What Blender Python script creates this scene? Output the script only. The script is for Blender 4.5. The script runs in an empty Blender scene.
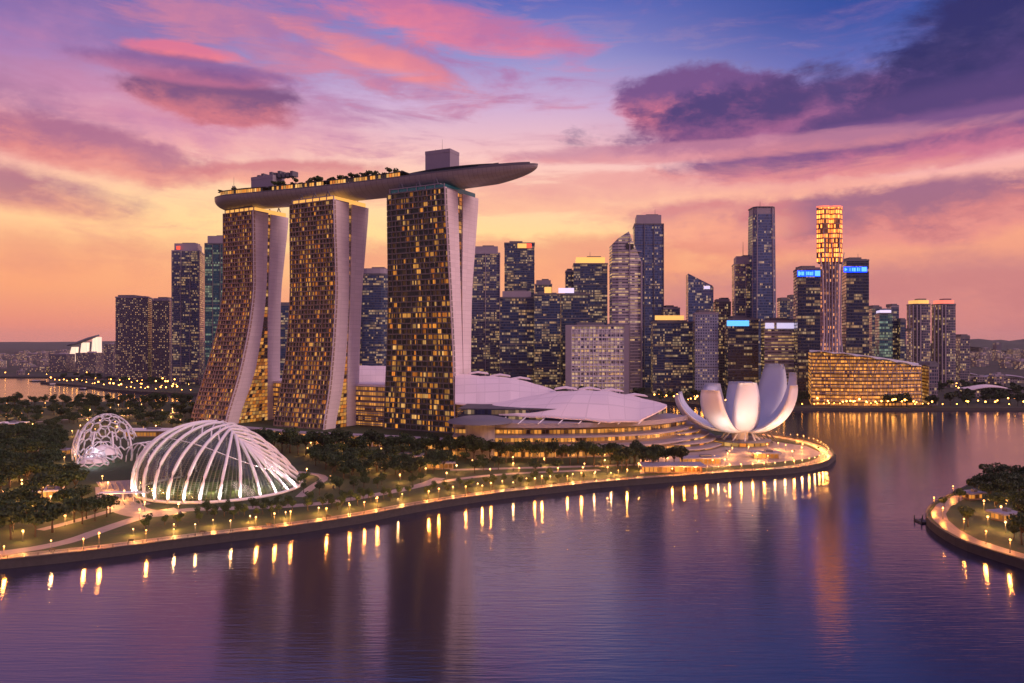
import bpy, math, random
from mathutils import Vector, noise as mnoise
R = math.radians
F, CX, CY, H = 740.0, 512.0, 341.5, 78.0
WZ = -3.0                                   # water level
scene = bpy.context.scene
C = scene.collection
random.seed(7)

# ------------------------------------------------------------------ camera
cam = bpy.data.objects.new('camera', bpy.data.cameras.new('camera'))
C.objects.link(cam); scene.camera = cam
cam.location = (0, 0, H); cam.rotation_euler = (R(90), 0, 0)
cam.data.sensor_width = 36; cam.data.lens = F / 1024 * 36
cam.data.clip_start = 1; cam.data.clip_end = 40000

# ------------------------------------------------------------------ node helper
class NT:
    def __init__(s, nt):
        s.nt = nt; s.n = nt.nodes; s.l = nt.links
    def new(s, t, **k):
        nd = s.n.new(t)
        for a, b in k.items(): setattr(nd, a, b)
        return nd
    def put(s, sock, v):
        if isinstance(v, bpy.types.NodeSocket): s.l.new(v, sock)
        elif v is not None:
            if hasattr(sock, 'default_value') and sock.type == 'RGBA' and len(v) == 3: v = (*v, 1)
            sock.default_value = v
    def m(s, op, a, b=None, c=None, clamp=False):
        nd = s.new('ShaderNodeMath', operation=op, use_clamp=clamp)
        for i, v in enumerate((a, b, c)):
            if v is not None: s.put(nd.inputs[i], v)
        return nd.outputs[0]
    def add(s, a, b): return s.m('ADD', a, b)
    def sub(s, a, b): return s.m('SUBTRACT', a, b)
    def mul(s, a, b): return s.m('MULTIPLY', a, b)
    def comb(s, x, y, z=0.0):
        nd = s.new('ShaderNodeCombineXYZ')
        for i, v in enumerate((x, y, z)): s.put(nd.inputs[i], v)
        return nd.outputs[0]
    def sep(s, v):
        nd = s.new('ShaderNodeSeparateXYZ'); s.put(nd.inputs[0], v); return nd.outputs
    def mix(s, f, a, b, blend='MIX'):
        nd = s.new('ShaderNodeMix', data_type='RGBA', blend_type=blend)
        s.put(nd.inputs[0], f); s.put(nd.inputs[6], a); s.put(nd.inputs[7], b)
        return nd.outputs[2]
    def smooth(s, v, lo, hi, a=0.0, b=1.0):
        nd = s.new('ShaderNodeMapRange', interpolation_type='SMOOTHSTEP')
        for i, x in enumerate((v, lo, hi, a, b)): s.put(nd.inputs[i], x)
        return nd.outputs[0]
    def noise(s, vec, scale, detail=4, rough=.55, dist=0.0, out=0):
        nd = s.new('ShaderNodeTexNoise')
        if vec is not None: s.put(nd.inputs['Vector'], vec)
        nd.inputs['Scale'].default_value = scale; nd.inputs['Detail'].default_value = detail
        nd.inputs['Roughness'].default_value = rough; nd.inputs['Distortion'].default_value = dist
        return nd.outputs[out]
    def ramp(s, f, stops, interp='LINEAR'):
        nd = s.new('ShaderNodeValToRGB'); s.put(nd.inputs[0], f)
        cr = nd.color_ramp; cr.interpolation = interp
        while len(cr.elements) < len(stops): cr.elements.new(.5)
        for e, (p, c) in zip(cr.elements, sorted(stops)):
            e.position = p; e.color = (*c, 1)
        return nd.outputs[0]
def lin(r, g, b):
    f = lambda c: (c/255/12.92) if c/255 <= .04045 else ((c/255+.055)/1.055)**2.4
    return (f(r), f(g), f(b))

# ------------------------------------------------------------------ world: dusk sky
w = bpy.data.worlds.new("World"); scene.world = w; w.use_nodes = True
t = NT(w.node_tree); t.n.clear()
tc = t.new('ShaderNodeTexCoord')
dx, dy, dz = t.sep(tc.outputs['Generated'])
az = t.m('ARCTAN2', dx, dy)                 # 0 straight ahead, + right
el = t.m('ARCSINE', dz)
def sky_uv(px, py):                          # photo pixel -> azimuth, elevation (radians)
    a = math.atan((px-CX)/F); return a, math.atan((CY-py)/F*math.cos(a))
eln = t.m('DIVIDE', el, R(45), clamp=True)
def EL(py, px=512): return sky_uv(px, py)[1]/R(45)
left = t.ramp(eln, [(0, lin(214,130,136)), (EL(325,60), lin(226,132,130)), (EL(285,60), lin(240,152,126)), (EL(240,60), lin(248,180,146)), (EL(200,60), lin(252,192,160)),
    (EL(165,60), lin(246,180,174)), (EL(120,60), lin(222,160,186)), (EL(60,60), lin(156,126,182)), (EL(0,60), lin(106,98,166)), (1, lin(48,52,108))])
mid = t.ramp(eln, [(0, lin(224,136,130)), (EL(320), lin(230,142,132)), (EL(280), lin(242,162,136)), (EL(235), lin(253,206,160)), (EL(200), lin(250,200,176)),
    (EL(160), lin(246,192,190)), (EL(110), lin(206,172,206)), (EL(60), lin(146,144,200)), (EL(0), lin(88,108,182)), (1, lin(40,56,120))])
right = t.ramp(eln, [(0, lin(190,122,138)), (EL(325,900), lin(204,124,134)), (EL(280,900), lin(220,138,138)), (EL(240,900), lin(236,154,140)), (EL(200,900), lin(244,168,150)),
    (EL(165,900), lin(240,174,180)), (EL(120,900), lin(196,152,194)), (EL(70,900), lin(104,116,184)), (EL(0,900), lin(52,84,156)), (1, lin(30,44,100))])
back = t.ramp(eln, [(0, lin(74,86,128)), (.14, lin(98,98,144)), (.3, lin(206,148,172)), (.5, lin(206,156,184)), (.7, lin(170,140,190)), (1, lin(150,130,185))])
ml = t.smooth(az, R(-38), R(-8)); mr = t.smooth(az, R(2), R(26))
col = t.mix(mr, t.mix(ml, left, mid), right)
absaz = t.m('ABSOLUTE', az)
col = t.mix(t.smooth(absaz, R(50), R(115)), col, back)
# sunset glow low behind the towers
def gauss(px, py, wa, we):
    a, e = sky_uv(px, py)
    g = t.add(t.m('POWER', t.m('DIVIDE', t.sub(az, a), R(wa)), 2), t.m('POWER', t.m('DIVIDE', t.sub(el, e), R(we)), 2))
    return t.m('EXPONENT', t.mul(g, -1.0))
col = t.mix(t.mul(gauss(240, 212, 15, 4.5), .42), col, lin(255,218,160))
col = t.mix(t.mul(gauss(420, 232, 12, 3), .25), col, lin(255,214,150))
# clouds: three noises on stretched azimuth / elevation
vec = t.comb(t.mul(az, 1.0), t.mul(el, 2.4), 0.0)
warp = t.noise(vec, 4, 3, .5, 0, 1)
v2 = t.new('ShaderNodeVectorMath', operation='MULTIPLY_ADD')
t.put(v2.inputs[0], warp); v2.inputs[1].default_value = (.12, .12, 0); t.put(v2.inputs[2], vec); vec2 = v2.outputs[0]
n1 = t.noise(vec2, 8, 8, .64); n2 = t.noise(t.comb(t.mul(az, 1.0), t.mul(el, 1.5), t.mul(n1, .12)), 19, 7, .62); n3 = t.noise(t.comb(t.add(t.mul(az, 1.6), t.mul(el, .8)), t.mul(el, 8.0), 3.0), 5, 8, .66, .5)
nn = t.add(t.mul(t.sub(n1, .5), .85), t.mul(t.sub(n2, .5), .55))
nw = t.add(t.mul(t.sub(n3, .5), 1.3), t.mul(t.sub(n2, .5), .2))
def cloud(col, px, py, hw, hh, tilt, base, under, amt, soft=.5, nz=None, k=2.2, inv=False):
    """bank of cloud centred on a bearing; lit rose from below, slate above"""
    nz = nn if nz is None else nz
    a, e = sky_uv(px, py); ca, sa = math.cos(R(tilt)), math.sin(R(tilt))
    wa, we = 1.2*hw/F*math.cos(a)**2, 1.3*hh/F*math.cos(a)
    A, E = t.sub(az, a), t.sub(el, e)
    x = t.m('DIVIDE', t.add(t.mul(A, ca), t.mul(E, sa)), wa)
    y = t.m('DIVIDE', t.sub(t.mul(E, ca), t.mul(A, sa)), we)
    r2 = t.add(t.mul(x, x), t.mul(y, y))
    d = t.add(t.sub(1.15, r2), t.mul(nz, k*1.5))
    msk = t.mul(t.smooth(d, .05, .05+soft*1.5), amt)
    tone = t.smooth(t.add(t.mul(y, 1.0), t.mul(nn, 3.0)), -.8, .5)
    return t.mix(msk, col, t.mix(tone, under, base))
# thin uneven veil of pinkish-grey cloud over the whole afterglow
veil = t.mul(t.smooth(n3, .46, .72), t.mul(t.smooth(el, R(1), R(7)), t.smooth(az, R(-5), R(12), .40, .22)))
col = t.mix(veil, col, t.mix(t.smooth(el, R(6), R(20)), lin(226,146,142), lin(178,120,164)))
veil2 = t.mul(t.smooth(nn, .10, .34), .25)
col = t.mix(veil2, col, t.mix(t.smooth(el, R(5), R(17)), lin(214,136,142), lin(140,104,158)))
# high wisps lit pink
col = cloud(col, 120, 40, 360, 70, -4, lin(140,108,164), lin(180,124,170), .6, .8, nw, 1.8)
col = cloud(col, 320, 46, 240, 32, -10, lin(172,116,166), lin(216,130,156), .65, .8, nw, 1.9)
col = cloud(col, 455, 26, 150, 20, -10, lin(196,112,158), lin(232,124,150), .85, .7, nw, 1.2)
col = cloud(col, 380, 58, 90, 12, -14, lin(226,130,146), lin(246,142,142), .75, .7, nw, 1.3)
col = cloud(col, 185, 51, 60, 7, 0, lin(226,116,146), lin(244,124,136), .8, .5, nw, 1.2)
# left banks
col = cloud(col, 170, 122, 220, 46, 0, lin(206,136,170), lin(230,150,164), .7, .9, nn, 1.2)
col = cloud(col, 0, 118, 180, 44, -14, lin(152,110,150), lin(226,146,152), .8, 1.0, nn, 1.5)
col = cloud(col, 90, 150, 140, 22, -8, lin(170,106,140), lin(228,136,136), .8, .5, nn, 1.3)
col = cloud(col, 214, 98, 86, 21, -3, lin(120,82,126), lin(206,118,134), .95, .45, nn, 1.5)
col = cloud(col, 185, 70, 100, 11, 0, lin(132,92,146), lin(190,110,146), .8, .5, nn, 1.2)
col = cloud(col, 30, 190, 140, 20, -8, lin(168,108,138), lin(222,136,134), .85, .8, nn, 1.3)
col = cloud(col, 290, 173, 100, 11, 4, lin(206,124,138), lin(238,152,142), .8, .5, nn, 1.1)
col = cloud(col, 60, 258, 240, 28, 0, lin(224,136,128), lin(240,150,128), .6, .8, nn, 1.2)
# centre and right
col = cloud(col, 712, 106, 100, 30, -4, lin(112,78,132), lin(220,118,144), .95, .4, nn, 1.4)
col = cloud(col, 850, 104, 250, 34, 3, lin(78,66,118), lin(160,96,142), .97, .5, nn, 1.5)
col = cloud(col, 1010, 50, 150, 66, 14, lin(50,52,102), lin(84,68,122), .97, .45, nn, 1.1)
col = cloud(col, 930, 120, 170, 28, 4, lin(86,68,120), lin(164,98,142), .9, .6, nn, 1.3)
col = cloud(col, 910, 144, 260, 22, 2, lin(120,84,134), lin(200,114,146), .95, .5, nn, 1.0)
col = cloud(col, 720, 150, 240, 9, 0, lin(190,126,154), lin(216,138,152), .75, .5, nw, 1.0)
col = cloud(col, 640, 194, 260, 20, 0, lin(228,146,150), lin(246,172,154), .65, .6, nw, 1.5)
col = cloud(col, 900, 216, 240, 26, 3, lin(150,100,138), lin(222,134,142), .92, .45, nn, 1.1)
col = cloud(col, 715, 222, 80, 22, 0, lin(206,126,142), lin(240,154,142), .85, .45, nn, 1.1)
col = cloud(col, 540, 264, 240, 24, 0, lin(228,138,130), lin(242,154,130), .7, .6, nn, 1.3)
col = cloud(col, 900, 300, 330, 38, 0, lin(190,120,140), lin(206,126,138), .75, .6, nn, 1.1)
# brighter pink-lavender dome of twilight overhead, above the view
col = t.mix(t.smooth(el, R(30), R(60)), col, (.36,.28,.46))
col = t.mix(t.smooth(absaz, R(60), R(125)), col, t.mix(1.0, col, (.85,.78,.82), 'MULTIPLY'))
col = t.mix(t.smooth(el, R(15), R(4)), col, t.mix(1.0, col, (1.05,1.03,.84), 'MULTIPLY'))
hs = t.new('ShaderNodeHueSaturation'); hs.inputs['Hue'].default_value = .507; hs.inputs['Saturation'].default_value = 1.0; hs.inputs['Value'].default_value = 1.08; t.put(hs.inputs['Color'], col); col = hs.outputs[0]
bg = t.new('ShaderNodeBackground'); t.put(bg.inputs[0], col); bg.inputs[1].default_value = 1.0
out = t.new('ShaderNodeOutputWorld'); t.l.new(bg.outputs[0], out.inputs[0])

# weak, very wide pink afterglow
sd = bpy.data.lights.new('afterglow_sun', 'SUN'); sd.energy = 2.0; sd.angle = R(25); sd.color = (1, .60, .56)
so = bpy.data.objects.new('afterglow_sun', sd); C.objects.link(so)
so.rotation_euler = (R(62), 0, R(62))      # twilight glow from the right, behind the viewer
vs = scene.view_settings; vs.view_transform = 'Standard'; vs.look = 'None'; vs.exposure = 0.0; vs.gamma = 1
scene.render.engine = 'CYCLES'
cy = scene.cycles
cy.max_bounces = 6; cy.diffuse_bounces = 2; cy.glossy_bounces = 3; cy.transmission_bounces = 3; cy.transparent_max_bounces = 10
cy.volume_bounces = 1; cy.sample_clamp_indirect = 6; cy.sample_clamp_direct = 0; cy.caustics_reflective = False; cy.caustics_refractive = False
cy.use_light_tree = True; cy.use_denoising = True

# ------------------------------------------------------------------ geometry helpers
def at(px, py, Y): return Vector(((px-CX)/F*Y, Y, H+(CY-py)/F*Y))
def G(px, py, z=0.0):
    Y = (H-z)*F/(py-CY); return Vector(((px-CX)/F*Y, Y, z))
def G2(px, py, z=0.0): g = G(px, py, z); return (g.x, g.y)
def zat(py, Y): return H+(CY-py)/F*Y
def xat(px, Y): return (px-CX)/F*Y

class MB:
    def __init__(s): s.v=[]; s.f=[]; s.m=[]; s.uv=[]; s.c=[]; s.sm=[]
    def pt(s, p): s.v.append(tuple(p)); return len(s.v)-1
    def face(s, pts, uv=None, mi=0, col=(0,0,0), smooth=False):
        idx = [p if isinstance(p, int) else s.pt(p) for p in pts]
        s.f.append(idx); s.m.append(mi); s.uv.append(uv or [(0,0)]*len(idx)); s.c.append(col); s.sm.append(smooth)
    def obox(s, c, hx, hy, z0, z1, rot=0.0, mi=0, col=(0,0,0)):
        ca, sa = math.cos(rot), math.sin(rot)
        q = [(c[0]+x*ca-y*sa, c[1]+x*sa+y*ca) for x, y in ((-hx,-hy),(hx,-hy),(hx,hy),(-hx,hy))]
        s.prism(q, z0, z1, mi, mi, col)
    def prism(s, poly, z0, z1, mi=0, mt=None, col=(0,0,0), u0=0.0, top=None, bottom=True):
        """poly counter-clockwise in plan; top optional list of z per vertex"""
        mt = mi if mt is None else mt; n = len(poly); u = u0
        zt = top or [z1]*n
        lo = [s.pt((p[0], p[1], z0)) for p in poly]; hi = [s.pt((p[0], p[1], zt[i])) for i, p in enumerate(poly)]
        for i in range(n):
            j = (i+1) % n; L = math.dist(poly[i], poly[j])
            s.face([lo[i], lo[j], hi[j], hi[i]], [(u,z0),(u+L,z0),(u+L,zt[j]),(u,zt[i])], mi, col); u += L
        s.face(hi, [(-50,-50)]*n, mt, col)
        if bottom: s.face(lo[::-1], [(-50,-50)]*n, mt, col)
    def beam(s, a, b, r, n=4, r2=None, mi=0, col=(0,0,0)):
        s.tube([a, b], [r, r if r2 is None else r2], n, mi, col)
    def tube(s, pts, rad, n=6, mi=0, col=(0,0,0), smooth=True, caps=True):
        pts = [Vector(p) for p in pts]
        if not isinstance(rad, (list, tuple)): rad = [rad]*len(pts)
        rings = []
        for i, p in enumerate(pts):
            d = (pts[min(i+1, len(pts)-1)]-pts[max(i-1, 0)]).normalized()
            up = Vector((0,0,1)) if abs(d.z) < .9 else Vector((1,0,0))
            a = d.cross(up).normalized(); b = d.cross(a).normalized()
            rings.append([s.pt(p+(a*math.cos(2*math.pi*k/n+.785)+b*math.sin(2*math.pi*k/n+.785))*rad[i]) for k in range(n)])
        for i in range(len(rings)-1):
            for k in range(n):
                l = (k+1) % n
                s.face([rings[i][k], rings[i+1][k], rings[i+1][l], rings[i][l]], None, mi, col, smooth and n > 4)
        if caps: s.face(rings[0], None, mi, col); s.face(rings[-1][::-1], None, mi, col)
    def grid(s, rows, mi=0, col=(0,0,0), smooth=True, closed=False, uvs=1.0):
        """rows: list of equal-length point lists"""
        ids = [[s.pt(p) for p in r] for r in rows]; n = len(rows[0])
        for i in range(len(ids)-1):
            for k in range(n if closed else n-1):
                l = (k+1) % n
                s.face([ids[i][k], ids[i][l], ids[i+1][l], ids[i+1][k]], [(k*uvs,i*uvs),((k+1)*uvs,i*uvs),((k+1)*uvs,(i+1)*uvs),(k*uvs,(i+1)*uvs)], mi, col, smooth)
        return ids
    def shell(s, rows, thick, mi=0, smooth=True):
        """grid with thickness: a lower copy plus rims"""
        off = Vector((0,0,-thick)) if not isinstance(thick, Vector) else thick
        low = [[Vector(p)+off for p in r] for r in rows]
        s.grid(rows, mi, smooth=smooth); s.grid([r[::-1] for r in low], mi, smooth=smooth)
        for a, b in ((rows[0], low[0]), (rows[-1], low[-1])): s.grid([a, b], mi, smooth=False)
        for k in (0, -1): s.grid([[r[k] for r in rows], [r[k] for r in low]], mi, smooth=False)
    def lathe(s, c, prof, n=16, mi=0, smooth=True, col=(0,0,0)):
        rows = [[(c[0]+r*math.cos(2*math.pi*k/n), c[1]+r*math.sin(2*math.pi*k/n), c[2]+z) for k in range(n)] for r, z in prof]
        s.grid(rows, mi, col, smooth, True)
    def build(s, name, mats, parent=None, offset=None):
        me = bpy.data.meshes.new(name)
        v = s.v if offset is None else [(a-offset[0], b-offset[1], c-offset[2]) for a, b, c in s.v]
        me.from_pydata(v, [], s.f)
        for m in (mats if isinstance(mats, (list, tuple)) else [mats]): me.materials.append(m)
        me.polygons.foreach_set('material_index', s.m)
        me.polygons.foreach_set('use_smooth', s.sm)
        ul = me.uv_layers.new(name='UVMap')
        flat = [x for f in s.uv for uv in f for x in uv]
        ul.data.foreach_set('uv', flat)
        if any(c != (0,0,0) for c in s.c):
            ca = me.color_attributes.new('glow', 'FLOAT_COLOR', 'CORNER')
            cc = [x for f, c in zip(s.f, s.c) for _ in f for x in (*c, 1.0)]
            ca.data.foreach_set('color', cc)
        me.update()
        o = bpy.data.objects.new(name, me); C.objects.link(o)
        if parent is not None: o.parent = parent
        if offset is not None and parent is None: o.location = offset
        return o
def thing(name, label, cat, loc=(0,0,0), group=None, rz=0.0):
    o = bpy.data.objects.new(name, None); C.objects.link(o); o.location = loc; o.rotation_euler = (0,0,rz)
    o.empty_display_size = 1
    o['label'] = label; o['category'] = cat
    if group: o['group'] = group
    return o
def tag(o, label, cat, group=None):
    o['label'] = label; o['category'] = cat
    if group: o['group'] = group
    return o
def struct(o): o['kind'] = 'structure'; return o
def stuff(o): o['kind'] = 'stuff'; return o
KIDS = {}
def kids(o):
    return list(o.children)
def dup(root, loc, rz=0.0, sc=1.0, label=None, group=None, kd=None):
    r = root.copy(); C.objects.link(r); r.location = loc; r.rotation_euler = (0,0,rz); r.scale = (sc, sc, sc) if not isinstance(sc, tuple) else sc
    if label: r['label'] = label
    if group: r['group'] = group
    for ch in (kd if kd is not None else list(root.children)):
        c = ch.copy(); C.objects.link(c); c.parent = r
        for g in (list(ch.children) if kd is None else []):
            d = g.copy(); C.objects.link(d); d.parent = c
    return r
def nth(n):
    s = 'th' if 10 <= n % 100 <= 20 else {1:'st',2:'nd',3:'rd'}.get(n % 10, 'th'); return f'{n}{s}'

# ------------------------------------------------------------------ materials
def mat(name, col, rough=.6, metal=0.0, emit=None, es=1.0, var=0.0, vs_=.1, spec=.5, sample=True):
    m = bpy.data.materials.new(name); m.use_nodes = True
    k = NT(m.node_tree); b = k.n['Principled BSDF']
    b.inputs['Roughness'].default_value = rough; b.inputs['Metallic'].default_value = metal
    b.inputs['Specular IOR Level'].default_value = spec
    if var:
        tc = k.new('ShaderNodeTexCoord'); nz = k.noise(tc.outputs['Object'], vs_, 4, .6)
        c = k.mix(nz, tuple(x*(1-var) for x in col), tuple(min(1, x*(1+var)) for x in col)); k.put(b.inputs['Base Color'], c)
    else: b.inputs['Base Color'].default_value = (*col, 1)
    if emit: b.inputs['Emission Color'].default_value = (*emit, 1); b.inputs['Emission Strength'].default_value = es
    if not sample: m.cycles.emission_sampling = 'NONE'
    return m
def glow_mat(name, base=(.02,.022,.03), rough=.12, es=1.0):
    """panes whose lamp-lit colour comes per pane"""
    m = bpy.data.materials.new(name); m.use_nodes = True; k = NT(m.node_tree); b = k.n['Principled BSDF']
    b.inputs['Base Color'].default_value = (*base, 1); b.inputs['Roughness'].default_value = rough
    a = k.new('ShaderNodeAttribute', attribute_name='glow')
    k.put(b.inputs['Emission Color'], a.outputs['Color']); b.inputs['Emission Strength'].default_value = es
    m.cycles.emission_sampling = 'NONE'
    return m
M = {}
def curtain(name, wall, glass, bay, fl, lit, warm=(1,.52,.16), cool=(1,.78,.45), es=1.3, fr=.12, sp=.3, rough=.18, band=.6, wrough=.5, coolmix=.5):
    """lit-window curtain wall: cells in metres on the wall's own UV"""
    m = bpy.data.materials.new(name); m.use_nodes = True; k = NT(m.node_tree); b = k.n['Principled BSDF']
    uvn = k.new('ShaderNodeUVMap'); u, v, _ = k.sep(uvn.outputs[0])
    oi = k.new('ShaderNodeObjectInfo'); rnd = k.mul(oi.outputs['Random'], 917.0)
    ub, vb = k.m('DIVIDE', u, bay), k.m('DIVIDE', v, fl)
    cu, cv = k.m('FLOOR', ub), k.m('FLOOR', vb); fu, fv = k.m('FRACT', ub), k.m('FRACT', vb)
    inside = k.mul(k.mul(k.m('GREATER_THAN', fu, fr), k.m('LESS_THAN', fu, 1-fr)), k.mul(k.m('GREATER_THAN', fv, sp*.5), k.m('LESS_THAN', fv, 1-sp*.5)))
    wn = k.new('ShaderNodeTexWhiteNoise', noise_dimensions='3D'); k.put(wn.inputs['Vector'], k.comb(cu, cv, rnd))
    wr = k.new('ShaderNodeTexWhiteNoise', noise_dimensions='3D'); k.put(wr.inputs['Vector'], k.comb(k.m('FLOOR', k.m('DIVIDE', cu, 5.0)), cv, k.add(rnd, 31.0)))
    nz = k.noise(k.comb(k.mul(u, .02), k.mul(v, .03), rnd), 1.0, 2, .5)
    sc = k.add(k.add(k.mul(wn.outputs[0], 1-band), k.mul(wr.outputs[0], band)), k.mul(k.sub(nz, .5), .5))
    on = k.smooth(sc, 1-lit-.03, 1-lit+.12)
    bright = k.add(.3, k.mul(k.m('POWER', wn.outputs[0], 2.0), 1.1))
    cmix = k.mix(k.mul(k.sep(wr.outputs['Color'])[1], coolmix), warm, cool)
    em = k.mul(k.mul(on, inside), bright)
    tco = k.new('ShaderNodeTexCoord'); vn = k.noise(tco.outputs['Object'], .05, 3, .6)
    wallc = k.mix(vn, tuple(x*.85 for x in wall), tuple(x*1.12 for x in wall))
    gl = k.mix(wn.outputs[0], tuple(x*.6 for x in glass), tuple(x*1.5 for x in glass))
    k.put(b.inputs['Base Color'], k.mix(inside, wallc, gl))
    k.put(b.inputs['Roughness'], k.add(wrough, k.mul(inside, rough-wrough)))
    k.put(b.inputs['Emission Color'], cmix); k.put(b.inputs['Emission Strength'], k.mul(em, es))
    b.inputs['IOR'].default_value = 1.7
    m.cycles.emission_sampling = 'NONE'
    return m

# water: long-exposure silky, slow swell plus fine ripple
def water_mat():
    m = bpy.data.materials.new('bay_water'); m.use_nodes = True; k = NT(m.node_tree); b = k.n['Principled BSDF']
    b.inputs['Base Color'].default_value = (.014,.015,.04,1); b.inputs['IOR'].default_value = 2.9
    b.inputs['Roughness'].default_value = .11
    tc = k.new('ShaderNodeTexCoord'); mp = k.new('ShaderNodeMapping'); mp.inputs['Scale'].default_value = (.10, 1.0, 1); mp.inputs['Rotation'].default_value = (0,0,.06)
    k.put(mp.inputs[0], tc.outputs['Object'])
    a = k.noise(mp.outputs[0], .55, 3, .55, .3); c = k.noise(mp.outputs[0], 1.1, 3, .6, .2); d = k.noise(mp.outputs[0], .012, 2, .5)
    hgt = k.add(k.mul(a, .10), k.mul(k.mul(c, .075), k.add(.3, k.mul(d, 1.4))))
    bp = k.new('ShaderNodeBump'); bp.inputs['Strength'].default_value = .55; bp.inputs['Distance'].default_value = 1.0
    k.put(bp.inputs['Height'], hgt); k.put(b.inputs['Normal'], bp.outputs[0])
    k.put(b.inputs['Roughness'], k.add(.085, k.mul(d, .06)))
    return m
def ground_mat(name, c1, c2, c3, sc=.03):
    m = bpy.data.materials.new(name); m.use_nodes = True; k = NT(m.node_tree); b = k.n['Principled BSDF']
    tc = k.new('ShaderNodeTexCoord'); n = k.noise(tc.outputs['Object'], sc, 5, .65); n2 = k.noise(tc.outputs['Object'], sc*9, 4, .6)
    c = k.mix(k.smooth(n, .42, .58), c1, c2); c = k.mix(k.smooth(n2, .5, .72), c, c3)
    k.put(b.inputs['Base Color'], c); b.inputs['Roughness'].default_value = .9
    return m
def panel_mat(name, col, pw, ph, dark=.8, rough=.45):
    m = bpy.data.materials.new(name); m.use_nodes = True; k = NT(m.node_tree); b = k.n['Principled BSDF']
    uvn = k.new('ShaderNodeUVMap'); u, v, _ = k.sep(uvn.outputs[0])
    fu, fv = k.m('FRACT', k.m('DIVIDE', u, pw)), k.m('FRACT', k.m('DIVIDE', v, ph))
    ln = k.m('MAXIMUM', k.m('LESS_THAN', fu, .05), k.m('LESS_THAN', fv, .12))
    wn = k.new('ShaderNodeTexWhiteNoise', noise_dimensions='2D'); k.put(wn.inputs['Vector'], k.comb(k.m('FLOOR', k.m('DIVIDE', u, pw)), k.m('FLOOR', k.m('DIVIDE', v, ph))))
    c = k.mix(wn.outputs[0], tuple(x*.94 for x in col), tuple(x*1.04 for x in col))
    k.put(b.inputs['Base Color'], k.mix(ln, c, tuple(x*dark for x in col))); b.inputs['Roughness'].default_value = rough
    return m
M['water'] = water_mat()
M['grass'] = ground_mat('garden_turf', (.022,.042,.012), (.030,.052,.016), (.05,.045,.025))
M['city_ground'] = ground_mat('city_ground', (.03,.03,.03), (.018,.03,.014), (.06,.055,.05), .01)
M['paving'] = mat('pale_paving', (.30,.25,.25), .7, var=.3, vs_=.3)
M['promenade'] = panel_mat('promenade_paving', (.20,.165,.15), 3.5, 1.8, .6, .4)
M['stone'] = mat('quay_stone', (.05,.045,.045), .8, var=.4, vs_=.6)
M['concrete'] = panel_mat('tower_end_concrete', (.74,.66,.68), 9, 3.6, .86)
M['hull'] = panel_mat('hull_cladding', (.34,.31,.32), 2, 2, .72, .35)
M['dark'] = mat('dark_metal', (.03,.03,.035), .5)
M['grey'] = mat('grey_metal', (.13,.13,.16), .5, var=.15)
M['white'] = mat('white_steel', (.78,.78,.82), .35)
M['mauve'] = mat('pale_roof_cladding', (.30,.27,.33), .5, var=.12, vs_=.1)
M['shell'] = panel_mat('roof_membrane', (.86,.74,.77), 4, 2, .86, .45)
M['petal'] = mat('petal_cladding', (.88,.85,.86), .35, var=.05, vs_=.12)
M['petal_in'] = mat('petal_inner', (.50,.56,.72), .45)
M['bark'] = mat('bark', (.07,.05,.035), .9)
M['glow'] = glow_mat('hotel_pane')
M['amber'] = mat('amber_lit_glass', (.1,.06,.03), .3, emit=(1,.46,.10), es=1.1, sample=False)
M['teal'] = mat('teal_lit_glass', (.02,.08,.10), .2, emit=(.02,.22,.28), es=.12, sample=False)
M['lamp'] = mat('lamp_globe', (.9,.8,.6), .4, emit=(1,.42,.09), es=3.2, sample=False)
M['farlamp'] = mat('far_lamp_globe', (.9,.8,.6), .4, emit=(1,.36,.05), es=18)
M['blue'] = mat('blue_sign_panel', (.01,.05,.4), .4, emit=(.0,.025,.6), es=6, sample=False)
M['blue2'] = mat('blue_sign_letter', (.1,.4,.9), .4, emit=(.10,.42,1.0), es=1.5, sample=False)
M['wsign'] = mat('white_sign', (.9,.9,.9), .4, emit=(.70,.64,.95), es=.85, sample=False)
M['ysign'] = mat('yellow_sign', (.9,.6,.1), .4, emit=(1,.50,.14), es=.95, sample=False)
M['rsign'] = mat('red_sign', (.9,.1,.05), .4, emit=(1,.09,.04), es=1.3, sample=False)
M['crown_red'] = mat('crown_light', (.5,.1,.1), .4, emit=(1,.22,.14), es=1.1, sample=False)
def leaf(name, c):
    m = bpy.data.materials.new(name); m.use_nodes = True; k = NT(m.node_tree); b = k.n['Principled BSDF']
    oi = k.new('ShaderNodeObjectInfo'); tc = k.new('ShaderNodeTexCoord'); n = k.noise(tc.outputs['Object'], .45, 3, .6)
    f = k.add(k.mul(oi.outputs['Random'], .5), k.mul(n, .5))
    k.put(b.inputs['Base Color'], k.mix(f, tuple(x*.6 for x in c), tuple(x*1.5 for x in c))); b.inputs['Roughness'].default_value = .7
    return m
M['leaf'] = leaf('foliage', (.020,.042,.012)); M['leaf2'] = leaf('foliage_light', (.038,.068,.016))
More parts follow.
